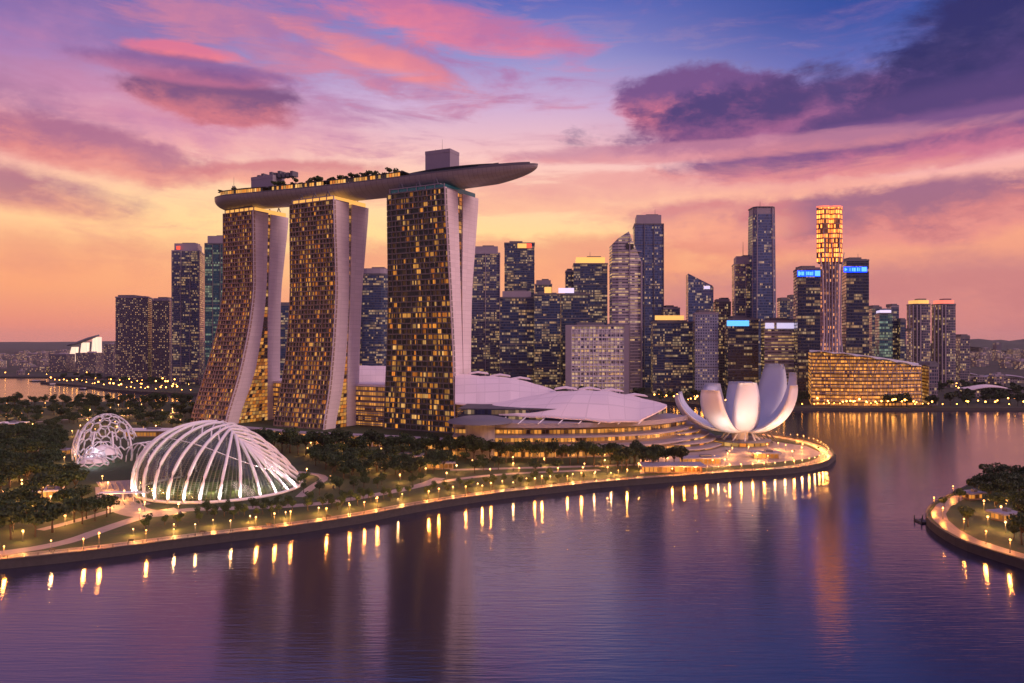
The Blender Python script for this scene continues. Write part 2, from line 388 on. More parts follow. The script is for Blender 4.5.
def glass_skin():
    m = bpy.data.materials.new('greenhouse_glass'); m.use_nodes = True; k = NT(m.node_tree); k.n.clear()
    uvn = k.new('ShaderNodeUVMap'); u, v, _ = k.sep(uvn.outputs[0])
    ln = k.m('MAXIMUM', k.m('LESS_THAN', k.m('FRACT', k.mul(u, 3.0)), .16), k.m('LESS_THAN', k.m('FRACT', k.mul(v, 1.0)), .22))
    tr = k.new('ShaderNodeBsdfTransparent'); gl = k.new('ShaderNodeBsdfGlossy'); gl.inputs['Roughness'].default_value = .12; gl.inputs['Color'].default_value = (.75,.8,.85,1)
    tr.inputs[0].default_value = (.62,.68,.66,1)
    fr = k.new('ShaderNodeFresnel'); fr.inputs[0].default_value = 1.5
    mx = k.new('ShaderNodeMixShader'); k.put(mx.inputs[0], k.m('MINIMUM', k.mul(fr.outputs[0], .7), .16)); k.l.new(tr.outputs[0], mx.inputs[1]); k.l.new(gl.outputs[0], mx.inputs[2])
    df = k.new('ShaderNodeBsdfDiffuse'); df.inputs[0].default_value = (.16,.17,.13,1)
    m2 = k.new('ShaderNodeMixShader'); k.put(m2.inputs[0], k.mul(ln, .75)); k.l.new(mx.outputs[0], m2.inputs[1]); k.l.new(df.outputs[0], m2.inputs[2])
    o = k.new('ShaderNodeOutputMaterial'); k.l.new(m2.outputs[0], o.inputs[0])
    return m
M['skin'] = glass_skin()

# ------------------------------------------------------------------ setting: water, land, hills
mb = MB(); S = 15000
mb.face([(-S,-2500,WZ),(S,-2500,WZ),(S,S,WZ),(-S,S,WZ)])
struct(mb.build('water', M['water']))
front_px = [(-70,566),(0,561),(60,555),(120,548),(180,540),(240,533),(300,526),(360,517),(400,509),(440,502),(480,496),(520,491),(560,487),(600,482.5),(640,479.5),(680,476.5),(700,475),(740,472),(780,470),(810,466.5),(828,461.5),(836,455),(828,447.5),(810,441.5),(788,437.5),(765,434)]
shore = [G2(*p) for p in front_px]
pen = shore + [(176,691),(100,730),(-60,830),(-250,930),(-415,958),(-900,965),(-900,300)]
def smooth_poly(pts, it=2, closed=True):
    for _ in range(it):
        q = []; n = len(pts)
        for i in range(n if closed else n-1):
            a, b = pts[i], pts[(i+1) % n]
            q += [(a[0]*.75+b[0]*.25, a[1]*.75+b[1]*.25), (a[0]*.25+b[0]*.75, a[1]*.25+b[1]*.75)]
        if not closed: q = [pts[0]]+q+[pts[-1]]
        pts = q
    return pts
def land(name, poly, m, wall, z1=0.0):
    b = MB(); b.prism(poly, WZ-2, z1, 1, 0, bottom=False)
    return struct(b.build(name, [m, wall]))
land('garden_peninsula', pen, M['grass'], M['stone'])
main = [(900,868),(600,868),(300,868),(262,880),(184,985),(60,1010),(-300,1060),(-440,1110),(-495,1120),(-570,1150),(-650,1200),(-780,1330),(-905,1420),(-900,1470),(-830,1510),(-860,1640),(-2600,1660),(-15000,1900),(-15000,15000),(15000,15000),(15000,868)]
land('mainland', main[::-1] if False else main[::-1], M['city_ground'], M['stone'])
isl_px = [(1130,600),(1024,561),(990,551),(960,541),(940,530),(927,520),(925,512),(932,503),(945,497),(960,489),(980,479),(1024,470),(1130,462)]
isl = smooth_poly([G2(*p) for p in isl_px], 1)
land('right_headland', isl[::-1], M['grass'], M['stone'])
# hills on the horizon
def hills(name, x0, x1, Y, hpeak, seed, lo=15):
    b = MB(); rows = []; n = 70
    for j, (dy, k) in enumerate(((-900,0),(-450,.55),(0,1),(500,.7),(1200,0))):
        rows.append([(x0+(x1-x0)*i/n, Y+dy+60*mnoise.noise(Vector((i*.3,j,seed))), k*(lo+45+hpeak*max(0, math.sin(math.pi*i/n))**.8*(.55+.6*mnoise.noise(Vector((i*.11,seed,0)))+.18*mnoise.noise(Vector((i*.45,seed,j)))))) for i in range(n+1)])
    b.grid(rows); return struct(b.build(name, M['hill']))
M['hill'] = mat('wooded_hill', (.05,.06,.05), .9, var=.3, vs_=.004)
hills('hills', 3500, 6800, 6000, 150, 1.3); hills('hills', -7500, 3500, 9000, 50, 5.1)

# paths and lawns on the peninsula (thin sheets 4 mm and more above the turf)
def offset_line(line, d):
    out = []
    for i, p in enumerate(line):
        a, b = line[max(i-1,0)], line[min(i+1,len(line)-1)]
        tx, ty = b[0]-a[0], b[1]-a[1]; L = math.hypot(tx, ty) or 1
        out.append((p[0]-ty/L*d, p[1]+tx/L*d))
    return out
def ribbon(name, line, wid, z, m, off=0.0):
    a, b = offset_line(line, off), offset_line(line, off+wid)
    mb = MB(); u = 0
    for i in range(len(a)-1):
        L = math.dist(a[i], a[i+1])
        mb.face([(*a[i],z),(*a[i+1],z),(*b[i+1],z),(*b[i],z)], [(u,0),(u+L,0),(u+L,wid),(u,wid)]); u += L
    return struct(mb.build(name, m))
sh = smooth_poly(shore, 2, False)
ribbon('promenade', sh, 7.5, .03, M['promenade'], 1.0)
def kerb(name, line, off, wid, h):
    a, b = offset_line(line, off), offset_line(line, off+wid); mb = MB()
    mb.grid([[(*p,0) for p in a],[(*p,h) for p in a],[(*p,h) for p in b],[(*p,0) for p in b]], smooth=False)
    return struct(mb.build(name, M['stone']))
kerb('kerb', sh, -.3, .9, .55)
M['stone'].name = 'quay_stone'
def path(pxs, wid, z, nm='path', m='paving'): return ribbon(nm, smooth_poly([G2(*p) for p in pxs], 2, False), wid, z, M[m], -wid/2)
path([(-20,556),(60,545),(110,527),(150,514),(190,509),(250,508),(310,505),(360,498),(420,486),(440,478)], 7, .012)
path([(110,486),(112,498),(128,510),(150,515),(180,510)], 14, .018)
path([(40,530),(80,520),(120,508),(150,503)], 5, .016)
path([(395,492),(420,486),(450,480),(490,475),(540,472),(600,470)], 5, .02)
path([(290,471),(330,476),(310,488),(300,497)], 5, .022)
path([(30,430),(38,447),(50,462),(45,480),(58,496)], 6, .012)
path([(450,470),(520,468),(600,466),(690,463)], 6, .026)
path([(0,425),(60,420),(130,415),(190,412)], 6, .012)
mb = MB(); mb.face([(*p,.034) for p in [G2(*q) for q in [(640,474),(700,468),(760,464),(806,459),(824,454),(806,446),(770,441),(700,440),(640,448)]]])
struct(mb.build('museum_plaza', M['paving']))
mb = MB(); mb.face([(*G2(*q),.04) for q in [(96,482),(130,480),(142,500),(112,506)]])
for i in range(7):
    x = 99+i*5.6; a, b = G(x,482,.3), G(x+9,504.5,.3); mb.beam(a, b, .35)
struct(mb.build('entrance_plaza', M['paving']))
ribbon('headland_promenade', offset_line([G2(*p) for p in [(1060,572),(1024,560),(990,550),(960,540),(940,529),(929,519),(927,512),(933,504),(945,498),(958,491)]], 0), 6, .03, M['promenade'], -7.5)
kerb('headland_kerb', isl, -.9, .9, .5)

def railing(label, line, off, step=3.0):
    ln_ = offset_line(line, off); T = thing('railing', label, 'railing', (*ln_[len(ln_)//2], 0)); o_ = tuple(T.location)
    for z_ in (1.15, .85): mb = MB(); mb.tube([(*p, z_+.5) for p in ln_], .06, 4); mb.build('rail', M['dark'], T, o_)
    posts = MB(); L = 0
    for a, b in zip(ln_, ln_[1:]): posts.obox(a, .08, .08, .4, 1.7)
    stuff(posts.build('post', M['dark'], T, o_))
railing('dark metal railing along the edge of the long promenade', sh, .3)
# ------------------------------------------------------------------ hotel towers
U = Vector((.874,-.486)); V = Vector((.486,.874))
def along(P, d, px):
    k = (px-CX)/F; return (P.x-k*P.y)/(k*d.y-d.x)
AMB = [(1.0,.34,.04),(1.0,.42,.08),(.85,.24,.03),(1.0,.52,.15),(.9,.38,.07)]
def shade(c, k): return tuple(x*k for x in c)
def hotel_tower(label, Y, zs, xl, xr, fb, bf, bb, nb, nf, frame, seed, litf, crown):
    rnd = random.Random(seed)
    P0 = Vector((xat(xr[0], Y), Y))
    rows = []
    for i, z in enumerate(zs):
        s = along(P0, V, xr[i]); p = P0+V*s                      # front right corner
        mlen = -along(p, U, xl[i]); tfb = along(p, V, fb[i]); tbf = max(tfb+.4, along(p, V, bf[i])); tbb = along(p, V, bb[i])
        rows.append((z, s, mlen, tfb, tbf, max(tbb, tbf+3)))
    def prof(z):
        for a, b in zip(rows, rows[1:]):
            if b[0] <= z <= a[0]+1e-6:
                k = (z-b[0])/(a[0]-b[0]); return [b[j]+(a[j]-b[j])*k for j in range(1, 6)]
        return list(rows[0][1:]) if z > rows[0][0] else list(rows[-1][1:])
    def smoothprof(z):                                            # soften the corner of each segment
        q = [prof(min(max(z+d, 0), zs[0])) for d in (-12,-6,0,6,12)]
        return [sum(x[i] for x in q)/5 for i in range(5)]
    def pos(ul, v, z):                                            # ul 0..1 left->right, v metres behind front
        s, ml, *_ = smoothprof(z); p = P0+V*(s+v)-U*(ml*(1-ul)); return Vector((p.x, p.y, z))
    base = pos(.5, 8, 0)
    T = thing('hotel_tower', label, 'tower', (base.x, base.y, 0), 'three leaning hotel towers under the sky deck')
    off = (base.x, base.y, 0)
    ZT = zs[0]; nz = 32
    # slabs
    for nm, i0, i1 in (('front_slab', 0, 2), ('rear_slab', 3, 4)):
        mb = MB(); rr = []
        for j in range(nz+1):
            z = ZT*j/nz; q = smoothprof(z); a = 1.6 if i0 == 0 else q[3]; b = q[2] if i0 == 0 else q[4]
            rr.append([pos(0,a,z), pos(1,a,z), pos(1,b,z), pos(0,b,z)])
        for j in range(nz):
            A, B = rr[j], rr[j+1]; u = 0
            for k in range(4):
                l = (k+1) % 4; L = (A[l]-A[k]).length
                mb.face([A[k],A[l],B[l],B[k]], [(u,A[k].z),(u+L,A[k].z),(u+L,B[k].z),(u,B[k].z)]); u += L
        mb.face(rr[-1])
        mb.build(nm, M['concrete'], T, off)
    # end wall edge: a proud fin at the front right corner
    mb = MB(); rr = []
    for j in range(nz+1):
        z = (ZT+1.2)*j/nz; rr.append([pos(1,-.6,z), pos(1,1.7,z)+Vector((U.x*.15,U.y*.15,0)), pos(1,1.7,z)-Vector((U.x*1.0,U.y*1.0,0)), pos(1,-.6,z)-Vector((U.x*1.0,U.y*1.0,0))])
    mb.grid(rr, closed=True, smooth=False); mb.build('edge_fin', M['concrete'], T, off)
    # atrium glass between the slabs
    mb = MB()
    for j in range(60):
        z0, z1 = ZT*j/60, ZT*(j+1)/60-.7
        q = smoothprof(z0); g = q[3]-q[2]
        if g < .6: continue
        nc = max(1, int(g/3.5))
        for e in range(nc):
            on = rnd.random() < (.5 if z0 > 60 else .85)
            c = shade(rnd.choice(AMB), rnd.uniform(.2,.8)) if on else (.006,.004,.004)
            va, vb = q[2]-.1+(g+.2)*e/nc, q[2]-.1+(g+.2)*(e+.86)/nc
            mb.face([pos(.985,va,z0), pos(.985,vb,z0), pos(.985,vb,z1), pos(.985,va,z1)], None, 0, c)
    if mb.f: mb.build('atrium_glass', M['glow'], T, off)
    # glazed facade: recessed panes
    grid = MB(); rest = MB(); wins = []
    cluster = [[(mnoise.noise(Vector((b*1.7, f*.07, seed*3.1)))*1.3+mnoise.noise(Vector((b*.5, f*.3, seed*7.1)))*.5) for f in range(nf)] for b in range(nb)]
    for f in range(nf):
        z0, z1 = ZT*f/nf, ZT*(f+1)/nf
        zc = (z0+z1)/2
        for b in range(nb):
            ua, ub = b/nb, (b+1)/nb
            a, bb_, c, d = pos(ua,1.4,z0+.4), pos(ub,1.4,z0+.4), pos(ub,1.4,z1-.1), pos(ua,1.4,z1-.1)
            lf = litf(b/nb, zc/ZT)+cluster[b][f]*.5
            roomlit = rnd.random() < lf; kk = rnd.choice((.3,.45,.6,.8)); cb = rnd.choice(AMB); fc = []
            e0 = 0.0; n_ = rnd.choice((2,3,3))
            for e in range(n_):                                    # narrow panes with mullion gaps, some curtained
                q0_, q1_ = (e+.06)/n_, (e+.94)/n_
                if roomlit and rnd.random() < .62: cc = shade(cb, kk*rnd.uniform(.6,1.4))
                else: cc = (.012,.008,.006) if rnd.random() < .75 else (.05,.022,.008)
                fc.append(([a.lerp(bb_, q0_), a.lerp(bb_, q1_), d.lerp(c, q1_), d.lerp(c, q0_)], cc))
            wins.append((z0, fc))
    for i, (z0, fc) in enumerate(wins):
        if i < 100:
            w_ = MB()
            for q, c in fc: w_.face(q, None, 0, c)
            w_.build('window', M['glow'], T, off)
        else:
            for q, c in fc: rest.face(q, None, 0, c)
    stuff(rest.build('window', M['glow'], T, off))
    mb = MB(); rr = [[pos(0,1.5,ZT*j/nz), pos(1,1.5,ZT*j/nz)] for j in range(nz+1)]; mb.grid(rr); mb.build('facade_backing', M['dark'], T, off)
    # balcony slabs and fins
    for f in range(nf+1):
        z = ZT*f/nf; h = 1.05
        for b in range(nb):
            ua, ub = b/nb, (b+1)/nb; dpt = 0.0 if rnd.random() < .8 else .5
            q = [pos(ua,dpt-.2,z), pos(ub,dpt-.2,z), pos(ub,1.5,z), pos(ua,1.5,z)]
            up = Vector((0,0,h)); hi = [p+up for p in q]
            grid.face([q[0],q[1],hi[1],hi[0]]); grid.face(hi); grid.face(q[::-1]); 
    for b in range(nb+1):
        wfin = .42
        for f in range(nf):
            if 0 < b < nb and rnd.random() < .10: continue
            jog = rnd.choice((0,0,0,.12,-.12))*(0 < b < nb)
            z0, z1 = ZT*f/nf+.7, ZT*(f+1)/nf
            ul = (b+jog)/nb; du = wfin/smoothprof(z0)[1]
            q0 = [pos(ul-du,.1,z0), pos(ul+du,.1,z0), pos(ul+du,1.5,z0), pos(ul-du,1.5,z0)]
            q1 = [pos(ul-du,.1,z1), pos(ul+du,.1,z1), pos(ul+du,1.5,z1), pos(ul-du,1.5,z1)]
            for k in (3,0,1): grid.face([q0[k],q0[(k+1)%4],q1[(k+1)%4],q1[k]])
    grid.build('balcony_grid', frame, T, off)
    # crown storey under the deck
    mb = MB(); q = smoothprof(ZT)
    pl = [pos(.04,2.5,ZT), pos(.97,2.5,ZT), pos(.97,q[4]-2.5,ZT), pos(.04,q[4]-2.5,ZT)]
    mb.prism([(p.x,p.y) for p in pl], ZT, ZT+4.2); mb.build('crown_glass', crown, T, off)
    mb = MB(); pl = [pos(-.01,.4,ZT), pos(1.0,.4,ZT), pos(1.0,q[2]+.2,ZT), pos(-.01,q[2]+.2,ZT)]
    mb.prism([(p.x,p.y) for p in pl], ZT+.003, ZT+1.0); 
    for k in range(7):
        p = pos(.03+k*.155, 1.8, ZT); mb.obox((p.x,p.y), .35,.35, ZT+1, ZT+4.6, math.atan2(U.y,U.x))
    mb.build('crown_frame', M['mauve'], T, off)
    mb = MB(); pl = [pos(.02,1.4,ZT), pos(.9,1.4,ZT), pos(.9,8,ZT), pos(.02,8,ZT)]
    mb.prism([(p.x,p.y) for p in pl], ZT+4.25, ZT+5.0); mb.build('crown_canopy', M['mauve'], T, off)
    # deck struts
    for ul in (.2,.5,.8):
        for vv in (4, q[4]-5):
            mb = MB(); p = pos(ul, vv, ZT); mb.beam(p+Vector((-3*U.x,-3*U.y,4)), p+Vector((0,0,10)), .5); mb.beam(p+Vector((3*U.x,3*U.y,4)), p+Vector((0,0,10)), .5)
            mb.build('deck_strut', M['grey'], T, off)
    return pos, smoothprof
frameA = mat('tower_frame_copper', (.36,.24,.20), .5, var=.2, vs_=.05)
frameB = mat('tower_frame_bronze', (.30,.22,.18), .5, var=.2, vs_=.05)
frameC = mat('tower_frame_grey', (.17,.155,.155), .5, var=.2, vs_=.05)
hotel_tower('left hotel tower, base sweeping far out, copper balcony grid beside twin pale end walls', 720,
    [205,128,92,46,0], [222.8,223,217.5,204.6,189], [253.5,254.5,250,240,224.5], [268.5,266.6,263,255,237], [271,268.5,268,268,268], [289,281,280.5,280,279.5],
    13, 50, frameA, 1, lambda u, z: .50+.15*(z > .85), M['amber'])
hotel_tower('middle hotel tower, gently curved amber-lit facade between the other two towers', 664,
    [205,124,70,34,0], [289.5,290,286.5,280.7,272.5], [334,336.8,333.4,330,323.3], [349,349.5,346.7,342.8,334.6], [352.3,350.5,348,347.5,347], [369,362,359.9,359,358.5],
    15, 48, frameB, 2, lambda u, z: .58+.15*(.55 < z < .9)-.2*(.42 < z < .5), M['amber'])
hotel_tower('right hotel tower, nearest and straightest, dark facade with teal glass under the deck', 612,
    [205,120.6,71,13,0], [386.8,388,386.8,384,383.3], [445.2,450.6,453.6,455.5,456], [457.7,460.8,462.5,463.7,464], [463.2,462.2,463,464.2,464.6], [478.8,472,471,471,471],
    13, 44, frameC, 3, lambda u, z: .46+.30*(u > .7)*(z > .3)-.45*(.56 < z < .62)-.25*(.75 < z < .85)+.12*(z < .5), M['teal'])

# ------------------------------------------------------------------ sky deck
DK0, DK1 = Vector((-296,752)), Vector((22,600))
def dk(s, lat, z):            # s 0..1 along the deck, lat metres towards the back
    c = DK0.lerp(DK1, s); d = (DK1-DK0).normalized(); nrm = Vector((-d.y, d.x))
    c = c + nrm*(10*math.sin(math.pi*s)-3) + nrm*lat
    return Vector((c.x, c.y, z))
def hw(s):
    e = min(s/.10, 1); r = min((1-s)/.34, 1)
    return 19.5*math.sqrt(max(0, 1-(1-e)**2))*math.sqrt(max(0, 1-(1-r)**2))**1.15+.05
DT = thing('sky_deck', 'long boat-shaped deck with trees and terraces bridging the three tower tops', 'roof deck', (dk(.5,0,0).x, dk(.5,0,0).y, 209))
doff = tuple(DT.location)
mb = MB(); rows = []; NS = 90
for i in range(NS+1):
    s = i/NS; s = .5-.5*math.cos(math.pi*s); h = hw(s); kz = min(1, h/14)
    row = []
    for a in range(15):
        th = math.pi*a/14; x = -math.cos(th); y = math.sin(th)**.75
        row.append(dk(s, x*h, 220.5-11.0*kz**.8*y*(.9+.1*y)))
    rows.append(row)
mb.grid(rows, uvs=2.0); mb.build('hull', M['hull'], DT, doff)
mb = MB(); rows = [[dk(s, -hw(s), 220.6), dk(s, -hw(s), 221.6), dk(s, -hw(s)+.6, 221.6), dk(s, -hw(s)+.6, 220.4), dk(s, hw(s)-.6, 220.4), dk(s, hw(s)-.6, 221.6), dk(s, hw(s), 221.6), dk(s, hw(s), 220.6)] for s in [.5-.5*math.cos(math.pi*i/NS) for i in range(NS+1)]]
mb.grid(rows, smooth=False); mb.build('deck_floor', M['grey'], DT, doff)
def strip(name, s0, s1, inset, z0, z1, m, wid, n=30, over=0):
    mb = MB(); ss = [s0+(s1-s0)*i/n for i in range(n+1)]
    f = lambda s: -hw(s)+inset
    mb.grid([[dk(s, f(s), z0), dk(s, f(s)-over, z1), dk(s, f(s)+wid, z1), dk(s, f(s)+wid, z0)] for s in ss], smooth=False, closed=True)
    for s in (ss[0], ss[-1]): mb.face([dk(s, f(s), z0), dk(s, f(s)-over, z1), dk(s, f(s)+wid, z1), dk(s, f(s)+wid, z0)])
    return mb.build(name, m, DT, doff)
# restaurants: panes of amber glass with posts under a dark canopy
for (s0, s1) in ((.045,.20),(.23,.40),(.42,.64)):
    mb = MB(); n = 22 if s1 < .5 else 26
    for i in range(n):
        a, b = s0+(s1-s0)*i/n, s0+(s1-s0)*(i+.82)/n; rr = random.random()
        c = shade(random.choice(AMB), random.uniform(.4,1.3)) if rr < .75 else (.02,.015,.01)
        mb.face([dk(a,-hw(a)+2.5,220.6), dk(b,-hw(b)+2.5,220.6), dk(b,-hw(b)+2.5,225.3), dk(a,-hw(a)+2.5,225.3)], None, 0, c)
    mb.build('restaurant_glass', M['glow'], DT, doff)
    strip('restaurant_canopy', s0-.01, s1+.01, 1.6, 225.4, 226.1, M['dark'], 12)
def leafroof(name, s0, s1, lat, hwid, z, m, zt=0):
    mb = MB(); top = []; 
    for i in range(25):
        q = i/24; s = s0+(s1-s0)*q; wv = min(hwid*math.sin(math.pi*q)**.6, hw(s)*.86)+.05
        top.append([dk(s, lat-wv, z+zt*q), dk(s, lat, z+.9+zt*q), dk(s, lat+wv, z+zt*q)])
    mb.shell(top, .8); return mb.build(name, m, DT, doff)
leafroof('roof_wing', .60, .90, -3, 12, 225.2, M['dark'])
leafroof('roof_wing', .02, .24, -4, 12, 227.0, M['dark'])
strip('lounge_wall', .66, .86, 6, 220.6, 224.6, M['grey'], 12)
strip('infinity_pool', .62, .90, 1.0, 221.0, 221.8, mat('pool_water', (.05,.25,.35), .08, emit=(.1,.4,.5), es=.25, sample=False), 2.5)
strip('railing', .86, .985, .8, 221.6, 222.9, M['grey'], .15)
for (s, lat, hx, hy, zz, m) in ((.725, 5, 12.5, 8, 244.5, 'mauve'), (.165, 3, 14, 8, 240.0, 'mauve')):
    mb = MB(); c = dk(s, lat, 0); d = (DK1-DK0); rot = math.atan2(d.y, d.x)
    mb.obox((c.x,c.y), hx, hy, 220.6, zz-3, rot); o = mb.build('lift_core', M[m], DT, doff)
    mb = MB(); mb.obox((c.x,c.y), hx+.15, hy+.15, zz-2.95, zz, rot); mb.build('core_cap', M['mauve'], DT, doff)
c = dk(.165, 3, 0); rot = math.atan2((DK1-DK0).y, (DK1-DK0).x)
mb = MB()
for k in range(9):
    p = dk(.145+.014*k, 2, 0); mb.obox((p.x,p.y), 1.6, 4, 238, 242+random.uniform(-1,2.5), rot); 
mb.build('rooftop_plant', M['grey'], DT, doff)
mb = MB(); p = dk(.055, 0, 0)
for a, b in ((-1.6,-1.6),(1.6,-1.6),(1.6,1.6),(-1.6,1.6)): mb.beam((p.x+a,p.y+b,220.6),(p.x+a*.6,p.y+b*.6,234),.35)
mb.obox((p.x,p.y), 1.5,1.5, 221, 232); mb.beam((p.x,p.y,232),(p.x,p.y,243),.25,r2=.1); mb.build('mast', M['grey'], DT, doff)
for (s, z) in ((.725, 256),(.705,248)):
    mb = MB(); p = dk(s, 5, 0); mb.beam((p.x,p.y,244),(p.x,p.y,z),.22,r2=.1); mb.obox((p.x,p.y), .8,.8, 244.6, 246.5); mb.build('mast', M['dark'], DT, doff)

# ------------------------------------------------------------------ generic skyscraper kit
def rect(x0, x1, Y, dep, skew=0.0):
    """plan of a block whose visible outline spans bearings x0..x1, turned partly towards the bay"""
    k = .65; dl = (1-k)*(x0-CX)*dep/(Y+dep); dr_ = (1-k)*(x1-CX)*dep/(Y+dep)
    a, b = xat(x0+max(0, dl), Y), xat(x1+min(0, dr_), Y)
    return [(a, Y), (b, Y), (b*(1+k*dep/Y), Y+dep), (a*(1+k*dep/Y), Y+dep)]
def inset(poly, k):
    cx = sum(p[0] for p in poly)/len(poly); cy_ = sum(p[1] for p in poly)/len(poly)
    return [(cx+(p[0]-cx)*k, cy_+(p[1]-cy_)*k) for p in poly]
W = {
 'navy': curtain('curtain_navy', (.035,.05,.095), (.025,.05,.12), 2.4, 3.9, .42, es=.34, fr=.04, band=.75),
 'navy2': curtain('curtain_navy_sparse', (.03,.04,.08), (.02,.04,.10), 2.6, 4.4, .34, es=.34, fr=.03, band=.85),
 'slate': curtain('curtain_slate', (.085,.095,.16), (.035,.055,.12), 2.2, 4.0, .42, es=.34, fr=.06, band=.7),
 'black': curtain('curtain_black', (.012,.016,.04), (.010,.016,.05), 2.4, 4.4, .36, es=.32, fr=.03, warm=(1,.5,.18), band=.85),
 'teal': curtain('curtain_teal', (.02,.08,.11), (.015,.08,.12), 2.6, 4.2, .45, warm=(.75,.7,.3), cool=(.2,.6,.55), es=.35, band=.8),
 'resid': curtain('curtain_residential', (.10,.085,.12), (.04,.04,.06), 3.0, 3.8, .36, es=.42, fr=.24, sp=.5, band=.2, warm=(1,.5,.2)),
 'pale': curtain('curtain_pale', (.50,.46,.48), (.16,.15,.19), 5.0, 4.6, .5, es=.5, fr=.02, sp=.5, band=.7),
 'blue': curtain('curtain_blue', (.08,.12,.24), (.05,.09,.22), 2.6, 4.4, .24, es=.35, fr=.06, band=.6),
 'white': curtain('curtain_white_grid', (.55,.52,.58), (.08,.08,.12), 4.4, 5.6, .62, es=.5, fr=.12, sp=.42, band=.6),
 'bluegrey': curtain('curtain_blue_grey', (.26,.30,.44), (.09,.11,.19), 3.6, 4.2, .26, es=.35, fr=.22, sp=.45, band=.3),
 'gold': curtain('curtain_gold', (.35,.16,.08), (.30,.12,.04), 2.4, 6.2, .72, es=3.6, warm=(1,.22,.03), cool=(1,.30,.06), band=.2),
 'goldhall': curtain('curtain_gold_hall', (.30,.16,.07), (.30,.15,.05), 2.4, 4.3, .9, es=1.0, warm=(1,.36,.05), cool=(1,.46,.09), fr=.05, sp=.42, band=.45),
 'mall': curtain('curtain_mall', (.20,.13,.10), (.12,.07,.03), 2.6, 4.6, .8, es=.7, warm=(1,.36,.05), cool=(1,.48,.13), fr=.10, sp=.36, band=.5),
 'low': curtain('curtain_low_block', (.20,.17,.20), (.05,.05,.08), 4.5, 4.5, .34, es=.5, fr=.2, sp=.45, band=.1, warm=(1,.5,.16)),
}
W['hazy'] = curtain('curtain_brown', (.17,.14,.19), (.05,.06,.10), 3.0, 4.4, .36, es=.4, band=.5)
def tower(label, x0, x1, ytop, Y, style, dep=38, skew=0.0, cap=None, caph=6, mast=None, fins=0, finm='mauve', sign=None, shoulder=None, topz=None, name='office_tower', cat='skyscraper', cols=False, roundn=0, group='office towers of the skyline', ledge=True):
    """one high-rise: glazed body, ledges, roof cap, plant, mast, fins, sign"""
    poly = rect(x0, x1, Y, dep, skew)
    if roundn:
        a, b = xat(x0,Y), xat(x1,Y); dep = min(dep, b-a); cx, rx = (a+b)/2*(1+dep/2/Y), (b-a)/2
        poly = [(cx+rx*math.copysign(abs(math.cos(q))**.6, math.cos(q)), Y+dep/2+dep/2*math.copysign(abs(math.sin(q))**.6, math.sin(q))) for q in [2*math.pi*i/roundn for i in range(roundn)]]
    zt = zat(ytop, Y); cx = sum(p[0] for p in poly)/len(poly); cyy = sum(p[1] for p in poly)/len(poly)
    off = (cx, cyy, 0); T = thing(name, label, cat, off, group)
    body = zt-(caph if cap else 0)
    mb = MB(); mb.prism(poly, 0, body, 0, 1, u0=random.uniform(0,50), top=[body+(topz[i] if topz else 0) for i in range(len(poly))])
    mb.build('curtain_wall', [W[style], M['mauve'] if style in ('pale','white','bluegrey','resid') else M['grey']], T, off)
    wdt = xat(x1,Y)-xat(x0,Y)
    if not topz:
        mb = MB(); mb.prism(inset(poly,1.025), body-1.4, body+.9); mb.build('parapet', M['mauve'] if style in ('pale','white','bluegrey','resid','slate') else M['grey'], T, off)
    if cap:
        mb = MB(); mb.prism(inset(poly,.86), body+.9, zt, u0=3); mb.build('roof_cap', cap if not isinstance(cap, str) else M[cap], T, off)
        mb = MB(); mb.obox((cx+wdt*.1, cyy), wdt*.2, dep*.2, zt, zt+3); mb.build('plant_room', M['grey'], T, off)
    elif not topz:
        mb = MB(); mb.obox((cx-wdt*.12, cyy), wdt*.22, dep*.25, body, body+5); mb.obox((cx+wdt*.25, cyy), wdt*.1, dep*.15, body, body+3.2); mb.build('plant_room', M['grey'], T, off)
    if mast:
        mb = MB(); mx = xat(mast[0], Y+dep/2); mb.beam((mx,cyy,zt-2),(mx,cyy,zat(mast[1],Y)),.6,5,r2=.25); mb.build('mast', M['grey'], T, off)
    for i in range(fins):
        k = i/(fins-1); a, b = Vector(poly[0]), Vector(poly[1]); p = a.lerp(b, k)
        mb = MB(); mb.obox((p.x, p.y-.5), .55, .8, 0, zt-.5 if cap is None else body+.5); mb.build('fin', M[finm], T, off)
    if ledge and not roundn and not topz:
        n = max(2, int(body/34))
        for i in range(1, n):
            mb = MB(); mb.prism(inset(poly, 1.012), body*i/n-.6, body*i/n+.6)
            mb.build('floor_ledge', M['mauve'] if style in ('pale','white') else M['grey'], T, off)
    if sign:
        for (sx0, sx1, sy0, sy1, sm, marks) in sign:
            mb = MB(); zz0, zz1 = zat(sy1,Y-1), zat(sy0,Y-1); a, b = xat(sx0,Y-1), xat(sx1,Y-1)
            mb.prism([(a,Y-1.2),(b,Y-1.2),(b,Y-.2),(a,Y-.2)], zz0, zz1); sg = mb.build('sign', M[sm], T, off)
            if marks:
                mb = MB()
                for (m0, m1, k0, k1) in marks:
                    xa, xb = a+(b-a)*m0, a+(b-a)*m1
                    mb.prism([(xa,Y-1.6),(xb,Y-1.6),(xb,Y-1.25),(xa,Y-1.25)], zz0+(zz1-zz0)*k0, zz0+(zz1-zz0)*k1)
                mb.build('sign_mark', M['wsign'] if sm == 'blue2x' else M['blue2'], sg, off)
    return T
L1 = [(.02,.10,.15,.85),(.10,.14,.3,.7),(.16,.27,.2,.8),(.36,.40,.2,.8),(.42,.50,.25,.8),(.52,.60,.2,.75),(.62,.66,.2,.8),(.74,.98,.1,.95)]
L2 = [(.02,.06,.2,.8),(.06,.10,.3,.7),(.10,.13,.4,.6),(.24,.27,.2,.8),(.34,.40,.2,.8),(.42,.50,.15,.8),(.56,.62,.2,.85),(.66,.69,.2,.8),(.76,.98,.15,.95)]
